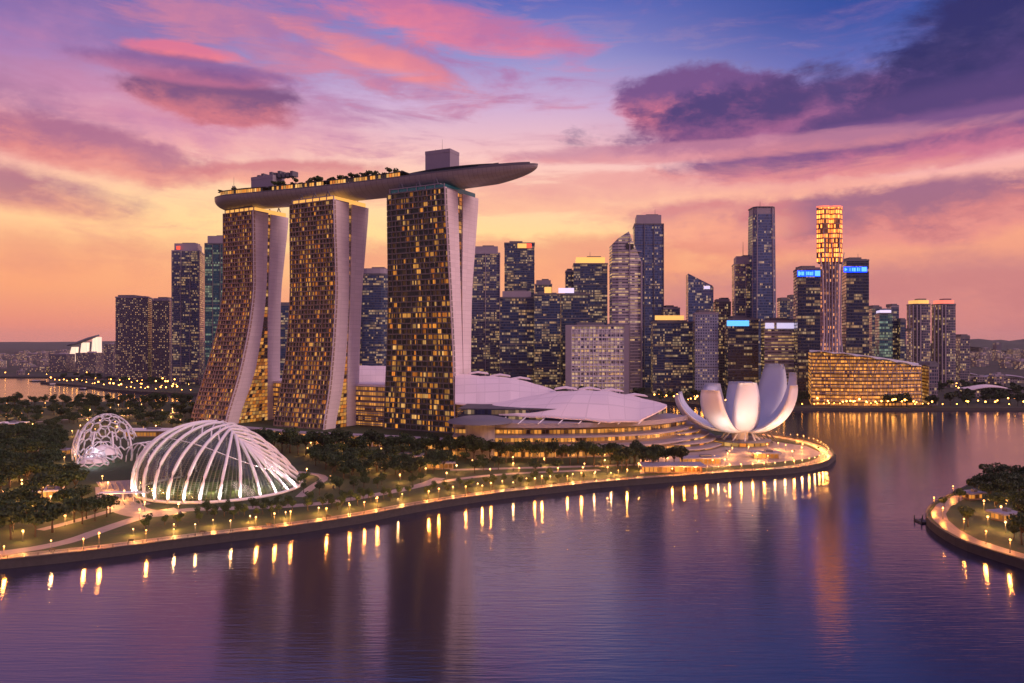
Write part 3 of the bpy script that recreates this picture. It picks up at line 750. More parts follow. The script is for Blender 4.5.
# left of and between the hotel towers
tower('broad brown residential slab left of the tall office pair', 115.5, 153, 297, 1450, 'resid', 60, name='apartment_tower', cat='apartment tower', group='apartment slabs left of the hotel')
tower('narrower residential slab tucked against the tall lavender-topped tower', 152, 174, 298, 1440, 'resid', 60, name='apartment_tower', cat='apartment tower', group='apartment slabs left of the hotel', cap='mauve', caph=4)
tower('tall yellow-lit tower with lavender top and small red logo, left of teal tower', 172, 204, 243, 1350, 'slate', 60, cap='mauve', caph=14, sign=[(176.5,180,246,249.5,'rsign',None)], fins=4)
tower('teal glass tower pressed against the left hotel tower', 205, 240, 235.5, 1300, 'teal', 60, cap='mauve', caph=14, fins=5, finm='grey')
tower('dark sliver of a tower seen between left and middle hotel towers', 279, 300, 305, 1200, 'navy')
tower('blue round-topped office tower between middle and right hotel towers', 360, 392, 268, 1180, 'navy', 50, cap='mauve', caph=9, roundn=20)
# centre
tower('grey tower with boxy top just right of the right hotel tower', 471, 500, 246, 1250, 'slate', 50, cap='mauve', caph=12, fins=3)
tower('dark tower with glowing yellow and red logo at its top', 504.5, 534.5, 243, 1300, 'navy', 50, sign=[(517.5,526.5,243.5,248,'ysign',None),(526.5,531.5,243.5,248,'rsign',None)])
tower('domed stepped tower peeping behind the pair with small signs', 535, 552, 280, 1400, 'slate', 40, cap='mauve', caph=8)
tower('dark block with lavender roof standing before the red logo tower', 500, 533.5, 291, 1150, 'navy2', 50, cap='mauve', caph=10)
tower('dark block with a small square yellow sign on its roof edge', 534, 560.5, 294, 1140, 'navy', 50, sign=[(544.5,551.5,287,293,'ysign',None)])
tower('dark block with a long white rooftop sign', 560.5, 590, 294, 1145, 'navy2', 50, sign=[(558.5,574,288,293,'wsign',None)])
tower('dark tower with a lit crown behind the white grid block', 573, 607.5, 257, 1230, 'navy', 50, cap='ysign', caph=11, mast=(590,250))
tower('stepped shoulder tower left of the lit crown tower', 565, 576, 271, 1260, 'slate', 40)
tower('low wide white gridded block with pale side wall', 566, 628.5, 325.5, 1080, 'white', 45, name='office_block', cat='office block')
tower('tall dark blue glass tower behind the pale sail-topped tower', 633, 663.5, 214.5, 1250, 'blue', 50, cap='mauve', caph=16, fins=4, finm='grey', mast=(655,207))
tower('dark office block with an orange-lit top floor', 651, 692.5, 322, 1110, 'navy', 45, sign=[(655,684,315.5,320,'ysign',None)])
tower('small grey block peeping over the orange-topped office block', 662, 680, 308, 1240, 'slate', 35)
tower('blue tower with a steep slanted roofline', 686, 713.5, 288, 1220, 'blue', 45, topz=[24,3,3,24], sign=[(704,710,286,289,'wsign',None)])
tower('pale blue-grey residential tower standing before the slanted one', 693, 718.5, 313, 1090, 'bluegrey', 40, name='apartment_tower', cat='apartment tower')
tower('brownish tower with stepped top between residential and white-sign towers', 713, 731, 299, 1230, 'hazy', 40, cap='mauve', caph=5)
tower('nearly black block with a whitish blue sign strip on top', 725, 758.5, 319, 1080, 'black', 45, sign=[(727,749,320.5,326,'blue2',[(.05,.95,.2,.8)])])
tower('pale round-topped tower with a mast left of the tallest grey tower', 732, 756.5, 256, 1200, 'slate', 45, cap='mauve', caph=12, mast=(743,240), fins=3)
tower('striped pale block with two white sign panels at its top', 761, 800.5, 321, 1080, 'pale', 45, sign=[(765.5,774,323,328.5,'wsign',None),(777,797,323,328.5,'wsign',None)])
tower('small tower half hidden left of the blue-signed black tower', 777, 790, 300, 1280, 'navy', 40)
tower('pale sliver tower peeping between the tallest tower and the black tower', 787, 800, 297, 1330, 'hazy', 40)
tower('black tower with a bright blue sign, left of the orange-topped tower', 793.5, 824.5, 268.5, 1040, 'black', 45, sign=[(797.5,821,270.5,276.5,'blue',L1)], ledge=False)
tower('black tower with a bright blue sign, right of the orange-topped tower', 841.5, 869, 260, 1040, 'black', 45, sign=[(844,867,266.8,272.2,'blue',L2)], mast=(858,252), ledge=False)
tower('plain dark tower just right of the right blue-signed tower', 868, 882, 308, 1200, 'navy', 40)
tower('teal-lit glass tower right of the blue-signed towers', 875, 892.5, 310, 1120, 'teal', 40, cap='wsign', caph=5)
tower('dark slim tower behind the teal-lit one', 887, 899, 306.5, 1220, 'slate', 40)
tower('lower dark tower at the right edge of the dense cluster', 896, 906, 321, 1200, 'navy', 40)
tower('white slim slab left of the orange-crowned tower', 906.5, 912, 331, 1240, 'pale', 40)
for (lab, a, b, yt, nm) in (('rounded tower with an orange crown, left of the far pair', 909, 928, 300, 'ysign'), ('rounded tower with a pinkish red crown, right of the far pair', 934, 953, 300, 'crown_red')):
    T = tower(lab, a, b, yt, 1250, 'hazy', 40, cap=nm, caph=7, fins=0, roundn=16)
    off = tuple(T.location)
    for q in range(6):
        k = (q+.5)/6; mb = MB(); p = Vector((xat(a,1250),1250)).lerp(Vector((xat(b,1250),1250)), k); mb.obox((p.x,p.y+2*(abs(k-.5)*6)-1.5), .8,1.2,0,zat(yt+5,1250)); mb.build('fin', M['mauve'], T, off)
tower('small brown block right of the pink-crowned tower', 955.5, 970, 337, 1300, 'hazy', 40)

# tall flat-topped tapered tower (206) with faceted shaft
def tapered(label, px, Y, w0, w1, ytop, style, crown):
    cx, cyy = xat(px, Y), Y+20; off = (cx, cyy, 0); T = thing('office_tower', label, 'skyscraper', off, 'office towers of the skyline')
    zt = zat(ytop, Y); k = Y/F; mb = MB(); u = 0
    lo = [(cx+x*w0*k, cyy+y*w0*k) for x, y in ((-.35,-.5),(.35,-.5),(.5,-.35),(.5,.35),(.35,.5),(-.35,.5),(-.5,.35),(-.5,-.35))]
    hi = [(cx+(x-cx)*w1/w0, cyy+(y-cyy)*w1/w0) for x, y in lo]
    for i in range(8):
        j = (i+1) % 8; L = math.dist(lo[i], lo[j])
        mb.face([(*lo[i],0),(*lo[j],0),(*hi[j],zt-12),(*hi[i],zt-12)], [(u,0),(u+L,0),(u+L,zt-12),(u,zt-12)]); u += L
    mb.face([(*p,zt-12) for p in hi], None, 1); mb.build('curtain_wall', [W[style], M['grey']], T, off)
    mb = MB(); mb.prism(inset(hi,.97), zt-12, zt-1.5, u0=2); mb.build('crown', crown, T, off)
    mb = MB(); mb.prism(inset(hi,1.03), zt-1.5, zt); mb.build('parapet', M['grey'], T, off)
    for i in (7,0,1,2):
        mb = MB(); mb.beam((*lo[i],0),(*hi[i],zt-2),.8,4); mb.build('corner_fin', M['mauve'], T, off)
    return T, off
T, off = tapered('tallest grey tower with faceted corners and a lit crown', 765.5, 1180, 25, 21.5, 206, 'blue', M['mauve'])
mb = MB(); mb.beam((off[0]-2,off[1],zat(207,1180)),(off[0]-2,off[1],zat(199,1180)),.5,r2=.2); mb.build('mast', M['grey'], T, off)

# pale sail-topped tower (612-642)
Y = 1130; a, b = xat(612.5,Y), xat(642,Y); off = ((a+b)/2, Y+18, 0)
T = thing('office_tower', 'pale banded tower with a pointed sail-like top', 'skyscraper', off, 'office towers of the skyline')
pl = [(a,Y+4),(a+(b-a)*.2,Y+.5),(a+(b-a)*.55,Y-1),(b,Y+3),(b,Y+36),(a,Y+36)]
mb = MB(); z = lambda py: zat(py, Y)
mb.prism(pl, 0, 0, 0, 1, top=[z(244),z(238),z(231.5),z(262),z(262),z(244)]); mb.build('curtain_wall', [W['pale'], M['mauve']], T, off)
for i in range(46):
    zz = z(385)+(z(248)-z(385))*i/45
    if i % 2: continue
    mb = MB() if i == 1 or i == 0 else mb
    q = inset(pl, 1.015); mb.prism(q, zz-.7, zz+.7)
mb.build('floor_band', M['mauve'], T, off)
mb = MB(); xm = a+(b-a)*.58
mb.prism([(xm-6,Y-1.6),(xm+6,Y-1.6),(xm+6,Y-.9),(xm-6,Y-.9)], z(249), z(244)); mb.build('dark_recess', M['dark'], T, off)
mb = MB(); mb.prism([(xm-.7,Y-2.2),(xm+.7,Y-2.2),(xm+.7,Y-1),(xm-.7,Y-1)], 0, z(236)); mb.prism([(b-2,Y-1),(b+.4,Y-1),(b+.4,Y+5),(b-2,Y+5)],0,z(261)); mb.build('edge_fin', M['mauve'], T, off)

# white gridded block: its side wall and frames in relief
for o_ in [o for o in C.objects if o.get('label') == 'low wide white gridded block with pale side wall']:
    off = tuple(o_.location); Y = 1080; mb = MB()
    mb.prism([(xat(565.4,Y),Y-1.2),(xat(571.5,Y),Y-1.2),(xat(571.5,Y),Y-.1),(xat(565.4,Y),Y-.1)], 0, zat(325,Y)); mb.build('side_wall', M['mauve'], o_, off); mb = MB(); mb.prism([(xat(624,Y),Y-1.2),(xat(629,Y),Y-1.2),(xat(629,Y),Y-.1),(xat(624,Y),Y-.1)], 0, zat(325,Y))
    mb.build('side_wall', M['mauve'], o_, off)
    mb = MB()
    for i in range(13): x = xat(571.5+i*4.37,Y); mb.prism([(x-.4,Y-1.0),(x+.4,Y-1.0),(x+.4,Y-.1),(x-.4,Y-.1)], 0, zat(329,Y))
    for i in range(10): zz = zat(332+i*5.6,Y); mb.prism([(xat(571.6,Y),Y-.9),(xat(623.9,Y),Y-.9),(xat(623.9,Y),Y-.1),(xat(571.6,Y),Y-.1)], zz-.6, zz+.6)
    mb.build('facade_frame', M['white'], o_, off)

# orange-topped tower with long ribs
Y = 950; a, b = xat(818.5,Y), xat(844.5,Y); cxm = (a+b)/2; off = (cxm, Y+18, 0); zt = zat(207,Y)
T = thing('office_tower', 'tall orange-lit tower with long pale vertical ribs flaring at its foot', 'skyscraper', off, 'office towers of the skyline')
h = (b-a)/2
pl = [(cxm-h,Y+6),(cxm-h*.62,Y),(cxm-h*.18,Y),(cxm-h*.12,Y+3),(cxm+h*.12,Y+3),(cxm+h*.18,Y),(cxm+h*.62,Y),(cxm+h,Y+6),(cxm+h+9,Y+26),(cxm-h+11,Y+26)]
zm = zat(262,Y)
mb = MB(); mb.prism(pl, zm, zt, 0, 1); mb.build('curtain_wall', [W['gold'], M['grey']], T, off)
mb = MB(); mb.prism(inset(pl,.74), 0, zm, 0, 0); mb.build('shaft', curtain('shaft_glass', (.34,.24,.24), (.2,.12,.10), 2.4, 5.5, .35, es=.9, warm=(1,.32,.08), cool=(1,.45,.2), fr=.2, sp=.4, band=.1), T, off)
mb = MB(); mb.prism(inset(pl,1.02), zt, zt+2.2); mb.build('crown', M['crown_red'], T, off)
for i in range(7):
    k = (i-3)/3; x1 = cxm+k*h*.95; x0 = cxm+k*h*.62
    mb = MB(); pts = [(cxm+k*h*1.35, Y-5, 12),(cxm+k*h*.85, Y-3.5, 45),(x0, Y-2.2, 90),(cxm+k*h*.72, Y-1.5, zm-10),(x1, Y-1.2, zm+ (40 if i % 2 else 12))]
    mb.tube(pts, [1.3,1.1,.9,.8,.5], 6); mb.build('rib', mat('rib_%d' % i, (.6,.48,.48), .4) if i == 0 else M['mauve'], T, off)
mb = MB(); mb.lathe((cxm,Y+8,zat(360,Y-20)), [(16,-45),(16,0),(19,6),(19,9),(0,9)], 28); mb.build('base_drum', M['white'], T, off)

# glowing golden hall on the far waterfront
Y = 905; a, b = xat(811,Y), xat(921,Y); off = ((a+b)/2, Y+40, 0)
T = thing('exhibition_hall', 'golden-lit glass hall with a sloping scalloped white roof on the far shore', 'hall', off)
def hallz(k): return zat(352.5,Y)+(zat(367.5,Y)-zat(352.5,Y))*k**1.35
n = 26; mb = MB(); u = 0
for i in range(n):
    k0, k1 = i/n, (i+1)/n; x0, x1 = a+(b-a)*k0, a+(b-a)*k1
    y0, y1 = Y-14*math.sin(math.pi*k0), Y-14*math.sin(math.pi*k1); z0, z1 = hallz(k0), hallz(k1)
    L = math.dist((x0,y0),(x1,y1)); mb.face([(x0,y0,0),(x1,y1,0),(x1,y1,z1),(x0,y0,z0)], [(u,0),(u+L,0),(u+L,z1),(u,z0)]); u += L
mb.face([(a*1.09,Y+90,0),(a,Y,0),(a,Y,hallz(0)),(a*1.09,Y+90,hallz(0))], [(0,0),(90,0),(90,60),(0,60)]); mb.face([(b,Y,0),(b*1.1,Y+90,0),(b*1.1,Y+90,hallz(1)),(b,Y,hallz(1))], [(0,0),(90,0),(90,45),(0,45)])
mb.build('glass_wall', W['goldhall'], T, off)
rows = []
for dyy in (-5, 0, 50, 95):
    rows.append([((a+(b-a)*i/52-2)*(1+max(0,dyy)/Y), Y-14*math.sin(math.pi*i/52)+dyy if dyy < 20 else Y+dyy, hallz(i/52)+1.2+(1.8*abs(math.sin(i/52*math.pi*5.5)) if dyy < 20 else 1)) for i in range(53)])
mb = MB(); mb.shell([[Vector(p) for p in r] for r in rows], 1.0); mb.build('roof', M['white'], T, off)
mb = MB()
for i in range(0, 53, 2):
    k = i/52; x = a+(b-a)*k; y = Y-14*math.sin(math.pi*k)-.7; mb.beam((x,y,0),(x,y,hallz(k)),.28)
mb.build('mullion', M['mauve'], T, off)
for i in range(6):
    k = (i+.5)/6; mb = MB(); pts = []
    for j in range(9):
        q = k-.08+.16*j/8; pts.append((a+(b-a)*q, Y-14*math.sin(math.pi*max(0,min(1,q)))-1.4, hallz(k)*(.62+.36*math.sin(math.pi*j/8))))
    mb.tube(pts, .5, 5); mb.build('arch_truss', M['mauve'], T, off)
for i in range(5):
    mb = MB(); zz = 6+i*8.5
    mb.grid([[(a+(b-a)*q/20, Y-14*math.sin(math.pi*q/20)-d, z_) for q in range(21)] for d, z_ in ((.2,zz),(2.4,zz),(2.4,zz+.8),(.2,zz+.8))], smooth=False); mb.build('floor_edge', M['mauve'], T, off)
tower('pale blocky annex at the right end of the golden hall', 921.5, 938, 366, 905, 'hazy', 50, name='office_block', cat='office block', group=None)

# ------------------------------------------------------------------ hotel podium behind the towers
p0 = Vector((-330,800)); pod = [p0, p0+U*330, p0+U*330+V*45, p0+V*45]
base = Vector((xat(253,745),745))+V*8-U*70
pod = [base, base+U*345, base+U*345+V*40, base+V*40]
off = (base.x+140, base.y-60, 0); T = thing('hotel_podium', 'amber-lit podium building glowing between the feet of the hotel towers', 'building', off)
mb = MB(); mb.prism([(p.x,p.y) for p in pod], 0, 36, 0, 1); mb.build('glass_wall', [W['mall'], M['mauve']], T, off)
mb = MB(); mb.prism(inset([(p.x,p.y) for p in pod], 1.03), 36.5, 38.5); mb.build('roof', M['shell'], T, off)
for i in range(7):
    zz = 2+i*5.0; mb = MB(); q = [pod[0]-V*.9, pod[1]-V*.9, pod[1], pod[0]]; mb.prism([(p.x,p.y) for p in q], zz-.35, zz+.35); mb.build('floor_edge', M['mauve'], T, off)
# low lit retail strip before the towers, seen under the trees
f0, f1 = G(235,440), G(700,462)
RT = thing('retail_strip', 'low amber-lit colonnade glowing behind the tree row before the towers', 'building', ((f0.x+f1.x)/2,(f0.y+f1.y)/2,0))
roff = tuple(RT.location); pts = [G(228,436),G(300,443),(G(380,447)),G(450,451)]
mb = MB(); mc = MB(); u = 0
for i in range(len(pts)-1):
    p, q = pts[i], pts[i+1]; L = (q-p).length; d = Vector((0,9,0))
    mb.face([p,q,q+Vector((0,0,7)),p+Vector((0,0,7))], [(u,0),(u+L,0),(u+L,7),(u,7)]); 
    mc.prism([(p.x,p.y-1.5),(q.x,q.y-1.5),(q.x,q.y+9),(p.x,p.y+9)], 7.003+.01*i, 8); n = int(L/6)
    for j in range(n): r = p.lerp(q, j/n); mc.obox((r.x,r.y-1.2), .3,.3, 0, 7)
    u += L
mb.build('glass_wall', W['mall'], RT, roff); mc.build('canopy', M['mauve'], RT, roff)

# ------------------------------------------------------------------ shopping mall with shell roofs
MT = thing('shopping_mall', 'long waterside mall under pink-white shell roofs right of the hotel', 'shopping mall', (60,520,0)); moff = (60,520,0)
# stepped lit storeys (front line sweeps round to the museum side)
fl_px = [(452,457),(480,457.5),(520,458),(560,458),(600,457),(640,455),(668,452),(690,447)]
fline = smooth_poly([G2(*p) for p in fl_px], 2, False)
def mall_tier(z0, z1, back, nm, m, over=0.0, end=None):
    ln = offset_line(fline, back); bk = offset_line(fline, back+45)
    if end: ln = ln[:end]; bk = bk[:end]
    mb = MB(); u = 0
    for i in range(len(ln)-1):
        L = math.dist(ln[i], ln[i+1]); mb.face([(*ln[i],z0),(*ln[i+1],z0),(*ln[i+1],z1),(*ln[i],z1)], [(u,z0),(u+L,z0),(u+L,z1),(u,z1)])
        mb.face([(*ln[i],z1),(*ln[i+1],z1),(*bk[i+1],z1),(*bk[i],z1)], None, 1); u += L
    mb.face([(*ln[0],z0),(*ln[0],z1),(*bk[0],z1),(*bk[0],z0)], [(0,z0),(0,z1),(45,z1),(45,z0)]); mb.face([(*ln[-1],z0),(*bk[-1],z0),(*bk[-1],z1),(*ln[-1],z1)], [(0,z0),(45,z0),(45,z1),(0,z1)])
    return mb.build(nm, m, MT, moff)
def mall_plate(z, back, fr, th, m='mauve'):
    a = offset_line(fline, back-fr); b = offset_line(fline, back+45); mb = MB()
    mb.shell([[Vector((*p,z)) for p in a],[Vector((*p,z+.8)) for p in offset_line(fline, back+6)],[Vector((*p,z+.8)) for p in b]], th, smooth=False)
    return mb.build('terrace_plate', M[m], MT, moff)
mall_tier(0, 6.2, 0, 'shopfront', [W['mall'], M['mauve']]); mall_plate(7.6, 0, 4, 1.2)
mall_tier(7.7, 13.0, 5, 'shopfront', [W['mall'], M['mauve']]); mall_plate(14.3, 5, 4, 1.2)
mall_tier(14.4, 19.0, 10, 'shopfront', [W['mall'], M['mauve']]); mall_plate(23.0, 8, 6, 3.2)
mall_tier(23.3, 31, 20, 'upper_glazing', [W['black'], M['dark']])
# shell roofs: lofts between front eave, ridge and back edge
def shell_roof(name, eave, ridge, backe, steps, th=.9):
    n = 40
    def samp(c, q):
        x = q*(len(c)-1); i = min(int(x), len(c)-2); f = x-i; f2 = f*f*(3-2*f); return Vector(c[i]).lerp(Vector(c[i+1]), f if len(c) < 4 else f*.5+f2*.5)
    rows = []
    for j in range(9):
        r = j/8; row = []
        for i in range(n+1):
            q = i/n; A, B, D = samp(eave,q), samp(ridge,q), samp(backe,q)
            p = A*(1-r)**2+B*2*r*(1-r)+D*r*r
            p = p+Vector((0,0,.6*abs(math.sin(q*math.pi*steps))*r - .5*abs(math.sin(q*math.pi*steps))*(1-r)))
            row.append(p)
        rows.append(row)
    mb = MB(); mb.shell(rows, th); return mb.build(name, M['shell'], MT, moff)
shell_roof('shell_roof', [at(484,412,520),at(520,415,512),at(560,417,505),at(610,421,498),at(640,420,500),at(667,406,520)],
                         [at(486,405,548),at(530,396,545),at(575,386,540),at(605,385,540),at(640,396,540),at(667,404,530)],
                         [at(505,400,575),at(555,392,575),at(585,391,575),at(610,392.5,572),at(640,398,565),at(667,405,540)], 6)
shell_roof('shell_roof', [at(455,403,560),at(480,404,556),at(510,402,556),at(535,398,560),at(556,393,570)],
                         [at(455,384,600),at(480,380,598),at(510,378,598),at(535,386,590),at(556,391,585)],
                         [at(455,374,630),at(480,376,630),at(510,378,625),at(535,384,615),at(556,391,600)], 4)
shell_roof('shell_roof', [at(345,394,715),at(372,393,712),at(395,393,712),at(415,394,712)],
                         [at(345,374,740),at(372,372,740),at(395,372,740),at(415,374,740)],
                         [at(345,366,765),at(372,366,765),at(395,367,765),at(415,370,765)], 3)
# crest blades along the back of the roofs
for (x, y, YY) in ((478,373.5,630),(500,376,628),(520,379,620),(566,389,575),(590,389.5,575),(612,391,572),(636,396,566)):
    p = at(x,y,YY); mb = MB(); mb.shell([[p+Vector((-9,0,0)),p+Vector((0,0,1.2)),p+Vector((9,0,0))],[p+Vector((-8,8,.5)),p+Vector((0,8,1.8)),p+Vector((8,8,.5))]], .8); mb.build('roof_crest', M['shell'], MT, moff)
for i in range(9):
    x = 478+i*20; a_, b_ = at(x,424,497), at(x+8,417,512); mb = MB(); mb.beam(a_, b_, .45, 5); mb.build('roof_strut', M['white'], MT, moff)
# drum at left end of the mall
c = G(470,461); mb = MB(); mb.lathe((c.x+6,c.y+16,0), [(10,0),(10,24)], 24); mb.build('end_drum', M['hull'], MT, moff)
mb = MB(); mb.lathe((c.x+6,c.y+14,0), [(22,24),(21,25.5),(12,27.5),(0,28)], 28); mb.lathe((c.x+6,c.y+14,0), [(0,23.4),(22,24)], 28); mb.build('drum_roof', M['grey'], MT, moff)
# terraces fanning out to the museum
fc = at(672,440,560)
for i in range(7):
    mb = MB(); rr = 44-i*4.5; z0 = 2+i*3.1; pts_o, pts_i = [], []
    for j in range(25):
        th = R(-100+ j*6.2); pts_o.append(Vector((fc.x-8+rr*1.15*math.cos(th), 585+rr*1.5*math.sin(th), z0))); pts_i.append(Vector((fc.x-8+(rr-7)*1.1*math.cos(th), 585+(rr-7)*1.45*math.sin(th), z0+.6)))
    mb.shell([pts_o, pts_i], .8); mb.build('fan_terrace', M['mauve'], MT, moff)
    mb = MB(); q = [(p*.94+Vector((fc.x-8,585,0))*.06) for p in pts_o]
    for j in range(24):
        A, B = q[j].copy(), q[j+1].copy(); A.z = B.z = z0-3.0; L = (B-A).length*j
        mb.face([A,B,B+Vector((0,0,2.3)),A+Vector((0,0,2.3))], None, 0, shade(random.choice(AMB), random.choice((.1,.4,.9,1.2))))
    mb.build('terrace_glass', M['glow'], MT, moff)
    if i >= 5: break
# waterside pavilion left of the plaza
c = G(668,474); PT = thing('quay_pavilion', 'flat-roofed lit pavilion on the quay before the right tree clump', 'pavilion', tuple(c)); poff = tuple(c)
mb = MB(); mb.obox((c.x+4,c.y+8), 17, 5, 0, 4, mi=0); mb.uv = [[(a_*7, b_*4) for a_, b_ in ((0,0),(5,0),(5,1),(0,1))]]*len(mb.uv); mb.build('glass_wall', W['mall'], PT, poff)
mb = MB(); mb.obox((c.x+4,c.y+7.5), 19, 7.5, 4, 4.7); mb.build('roof', M['mauve'], PT, poff)

# ------------------------------------------------------------------ lotus museum
LY = 566; LX = xat(740, LY); LT = thing('lotus_museum', 'white lotus-shaped museum with upturned petals at the water\'s edge', 'museum', (LX,LY,0)); loff = (LX,LY,0)
def petal(az_, Rr, Z, w0, w1, w2, z0=10.0, r0=5.0, thick=4.0, lean=1.0):
    """az_ degrees: 0 right, -90 towards viewer. width w0 root, w1 middle, w2 tip"""
    mb = MB(); a = R(az_); dr = Vector((math.cos(a), math.sin(a), 0)); sd = Vector((-math.sin(a), math.cos(a), 0)); n = 16
    outer, inner = [], []
    for i in range(n+1):
        q = i/n; th = q*math.pi/2*lean
        r = r0+(Rr-r0)*math.sin(th)/math.sin(math.pi/2*lean); z = z0+(Z-z0)*(1-math.cos(th))/(1-math.cos(math.pi/2*lean))
        tan = Vector((dr.x*(Rr-r0)*math.cos(th), dr.y*(Rr-r0)*math.cos(th), (Z-z0)*math.sin(th)+.01)).normalized()
        nrm = Vector((dr.x*tan.z, dr.y*tan.z, -math.hypot(tan.x,tan.y)))        # outward / down
        wd = (w0*(1-q)**2+w1*2.2*q*(1-q)+w2*q*q)
        tk = thick*(.35+.65*math.sin(math.pi*min(1,q*.9+.05)))
        c = Vector((LX,LY,0))+dr*r+Vector((0,0,z))
        outer.append([c+sd*(wd*x)+nrm*(wd*.28*(1-x*x)) for x in (-1,-.66,-.33,0,.33,.66,1)])
        inner.append([c+sd*(wd*x)-nrm*(tk*(1-abs(x))) for x in (1,.5,0,-.5,-1)])
    rows = [o+i_[1:-1] for o, i_ in zip(outer, inner)]
    ids = [[mb.pt(p) for p in r] for r in rows]; m_ = len(rows[0])
    for i in range(n):
        for k in range(m_):
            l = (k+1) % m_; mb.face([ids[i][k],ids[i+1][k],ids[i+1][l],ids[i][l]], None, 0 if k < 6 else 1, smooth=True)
    mb.face(ids[-1], None, 1); mb.face(ids[0][::-1])
    mb.build('petal', [M['petal'], M['petal_in']], LT, loff)
#        az    R   Z    w0  w1  w2
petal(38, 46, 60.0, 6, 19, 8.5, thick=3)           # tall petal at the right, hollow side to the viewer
petal(-38, 40, 46.0, 5, 15, 8.5)
petal(-90, 18, 47.5, 5, 13.5, 7.0, thick=3)        # centre petal facing the viewer
petal(-139, 39, 42.5, 5, 13, 8.0)
petal(-174, 50, 38.0, 5, 9, 3.5, thick=3)          # long low left petal
petal(152, 46, 38, 5, 9, 5, thick=3)
petal(112, 34, 44, 5, 13, 8)
petal(72, 26, 46, 5, 14, 9)
petal(2, 41, 54, 5, 12, 6.5)
mb = MB(); mb.lathe((LX,LY,0), [(0,10.5),(6,10.7),(10,12.5),(11,14),(0,14)], 28); mb.build('bowl', M['petal'], LT, loff)
for k in range(10):
    a = 2*math.pi*k/10+.2; mb = MB(); r0, r1 = 10, 17
    mb.beam((LX+r1*math.cos(a),LY+r1*math.sin(a),0),(LX+r0*.7*math.cos(a+.5),LY+r0*.7*math.sin(a+.5),13),.7,6,r2=.5); mb.build('leg', M['white'], LT, loff)
for k in range(5):
    mb = MB(); mb.beam((LX+12+k*4.5,LY-8+k*3,0),(LX+2+k*4,LY-4+k*2,15),.6,6); mb.build('leg', M['grey'], LT, loff)
fl = bpy.data.lights.new('museum_floodlight', 'SPOT'); fl.energy = 26000; fl.color = (1,.80,.74); fl.shadow_soft_size = .8; fl.spot_size = R(75); fl.spot_blend = .9
for (fx, fy, tx, ty, tz) in ((-46,-26,-24,-14,28),(-22,-40,-14,-12,28),(2,-44,2,-10,30),(26,-40,20,-14,28),(50,-24,26,-6,30),(-60,-4,-36,0,24)):
    mb = MB(); mb.obox((LX+fx,LY+fy), .5, .4, .04, .9); o_ = mb.build('floodlight', M['dark'], LT, loff)
    l_ = bpy.data.objects.new('museum_floodlight', fl); C.objects.link(l_); l_.parent = o_; l_.location = (fx, fy, 1.4); l_.rotation_euler = (Vector((tx,ty,tz))-Vector((fx,fy,1.4))).to_track_quat('-Z','Y').to_euler()
mb = MB(); mb.lathe((LX,LY,0), [(6,0),(6,9.3)], 20); mb.build('core', M['petal'], LT, loff)
mb = MB()
for j in range(24):
    a0, a1 = 2*math.pi*j/24, 2*math.pi*(j+.85)/24
    mb.face([(LX+22*math.cos(a0),LY+18*math.sin(a0),0),(LX+22*math.cos(a1),LY+18*math.sin(a1),0),(LX+22*math.cos(a1),LY+18*math.sin(a1),3),(LX+22*math.cos(a0),LY+18*math.sin(a0),3)], None, 0, shade(random.choice(AMB), random.uniform(.3,1.1)))
mb.build('lobby_glass', M['glow'], LT, loff)
mb = MB(); mb.lathe((LX,LY,0), [(0,3.1),(23,3.1),(23,3.6),(0,3.8)], 32); mb.build('lobby_roof', M['grey'], LT, loff)

# ------------------------------------------------------------------ big ribbed glasshouse
GT_l = G(215,487); GT = thing('ribbed_glasshouse', 'large glass conservatory dome with white lit arching ribs near the water', 'conservatory', (GT_l.x,GT_l.y,0)); goff = (GT_l.x,GT_l.y,0)
GCx, GCy, GR, GH = xat(221.5, 397), 397.0, 41.8, 35.0
def gsurf(d):                                                     # unit direction -> point on the shell
    z = GH*max(0, d.z)**.92*(1-.55*max(0, d.x)**2)
    return Vector((GCx+GR*d.x-6.0*max(0, d.z)**.8, GCy+GR*d.y, z))
def slerp(a, b, q):
    o = math.acos(max(-1, min(1, a.dot(b)))); return (a*math.sin((1-q)*o)+b*math.sin(q*o))/math.sin(o)
RK = [(-75,(-.36,.32)),(-40,(.0,.12)),(-13,(.22,-.04)),(20,(.34,-.18)),(47,(.44,-.26)),(90,(.62,-.30))]
def pole(a):
    for (a0, p0_), (a1, p1_) in zip(RK, RK[1:]):
        if a <= a1:
            k = max(0, (a-a0)/(a1-a0)); x, y = p0_[0]+(p1_[0]-p0_[0])*k, p0_[1]+(p1_[1]-p0_[1])*k; return Vector((x, y, math.sqrt(1-x*x-y*y)))
def arch(a, ab, n=16):
    f_ = Vector((math.sin(R(a)), -math.cos(R(a)), 0)); g_ = Vector((math.sin(R(ab)), -math.cos(R(ab)), 0)); P = pole(a)
    return [gsurf(slerp(f_, P, q/n)) for q in range(n+1)]+[gsurf(slerp(P, g_, q/n)) for q in range(1, n+1)]
angs = [-74,-67,-60,-52.5,-45,-34.6,-24,-13.4,-2.5,8,20,33,47,60,72,84]
bk = [-92-12.0*i for i in range(16)]
ribs = [arch(a, b) for a, b in zip(angs, bk)]
for i, pts in enumerate(ribs):
    mb = MB(); mb.tube(pts, .82, 6); mb.build('rib', M['white'], GT, goff)
sk = []; cc = Vector((GCx,GCy,0))
for i in range(61):
    q = i/4; j = min(int(q), 14); f = q-j
    sk.append([p*.985+cc*.015 for p in arch(angs[j]+(angs[j+1]-angs[j])*f, bk[j]+(bk[j+1]-bk[j])*f)])
mb = MB(); mb.grid(sk); mb.build('glass_skin', M['skin'], GT, goff)
mb = MB(); mb.tube([r[16] for r in ribs], .6, 6); mb.build('ridge_beam', M['white'], GT, goff)
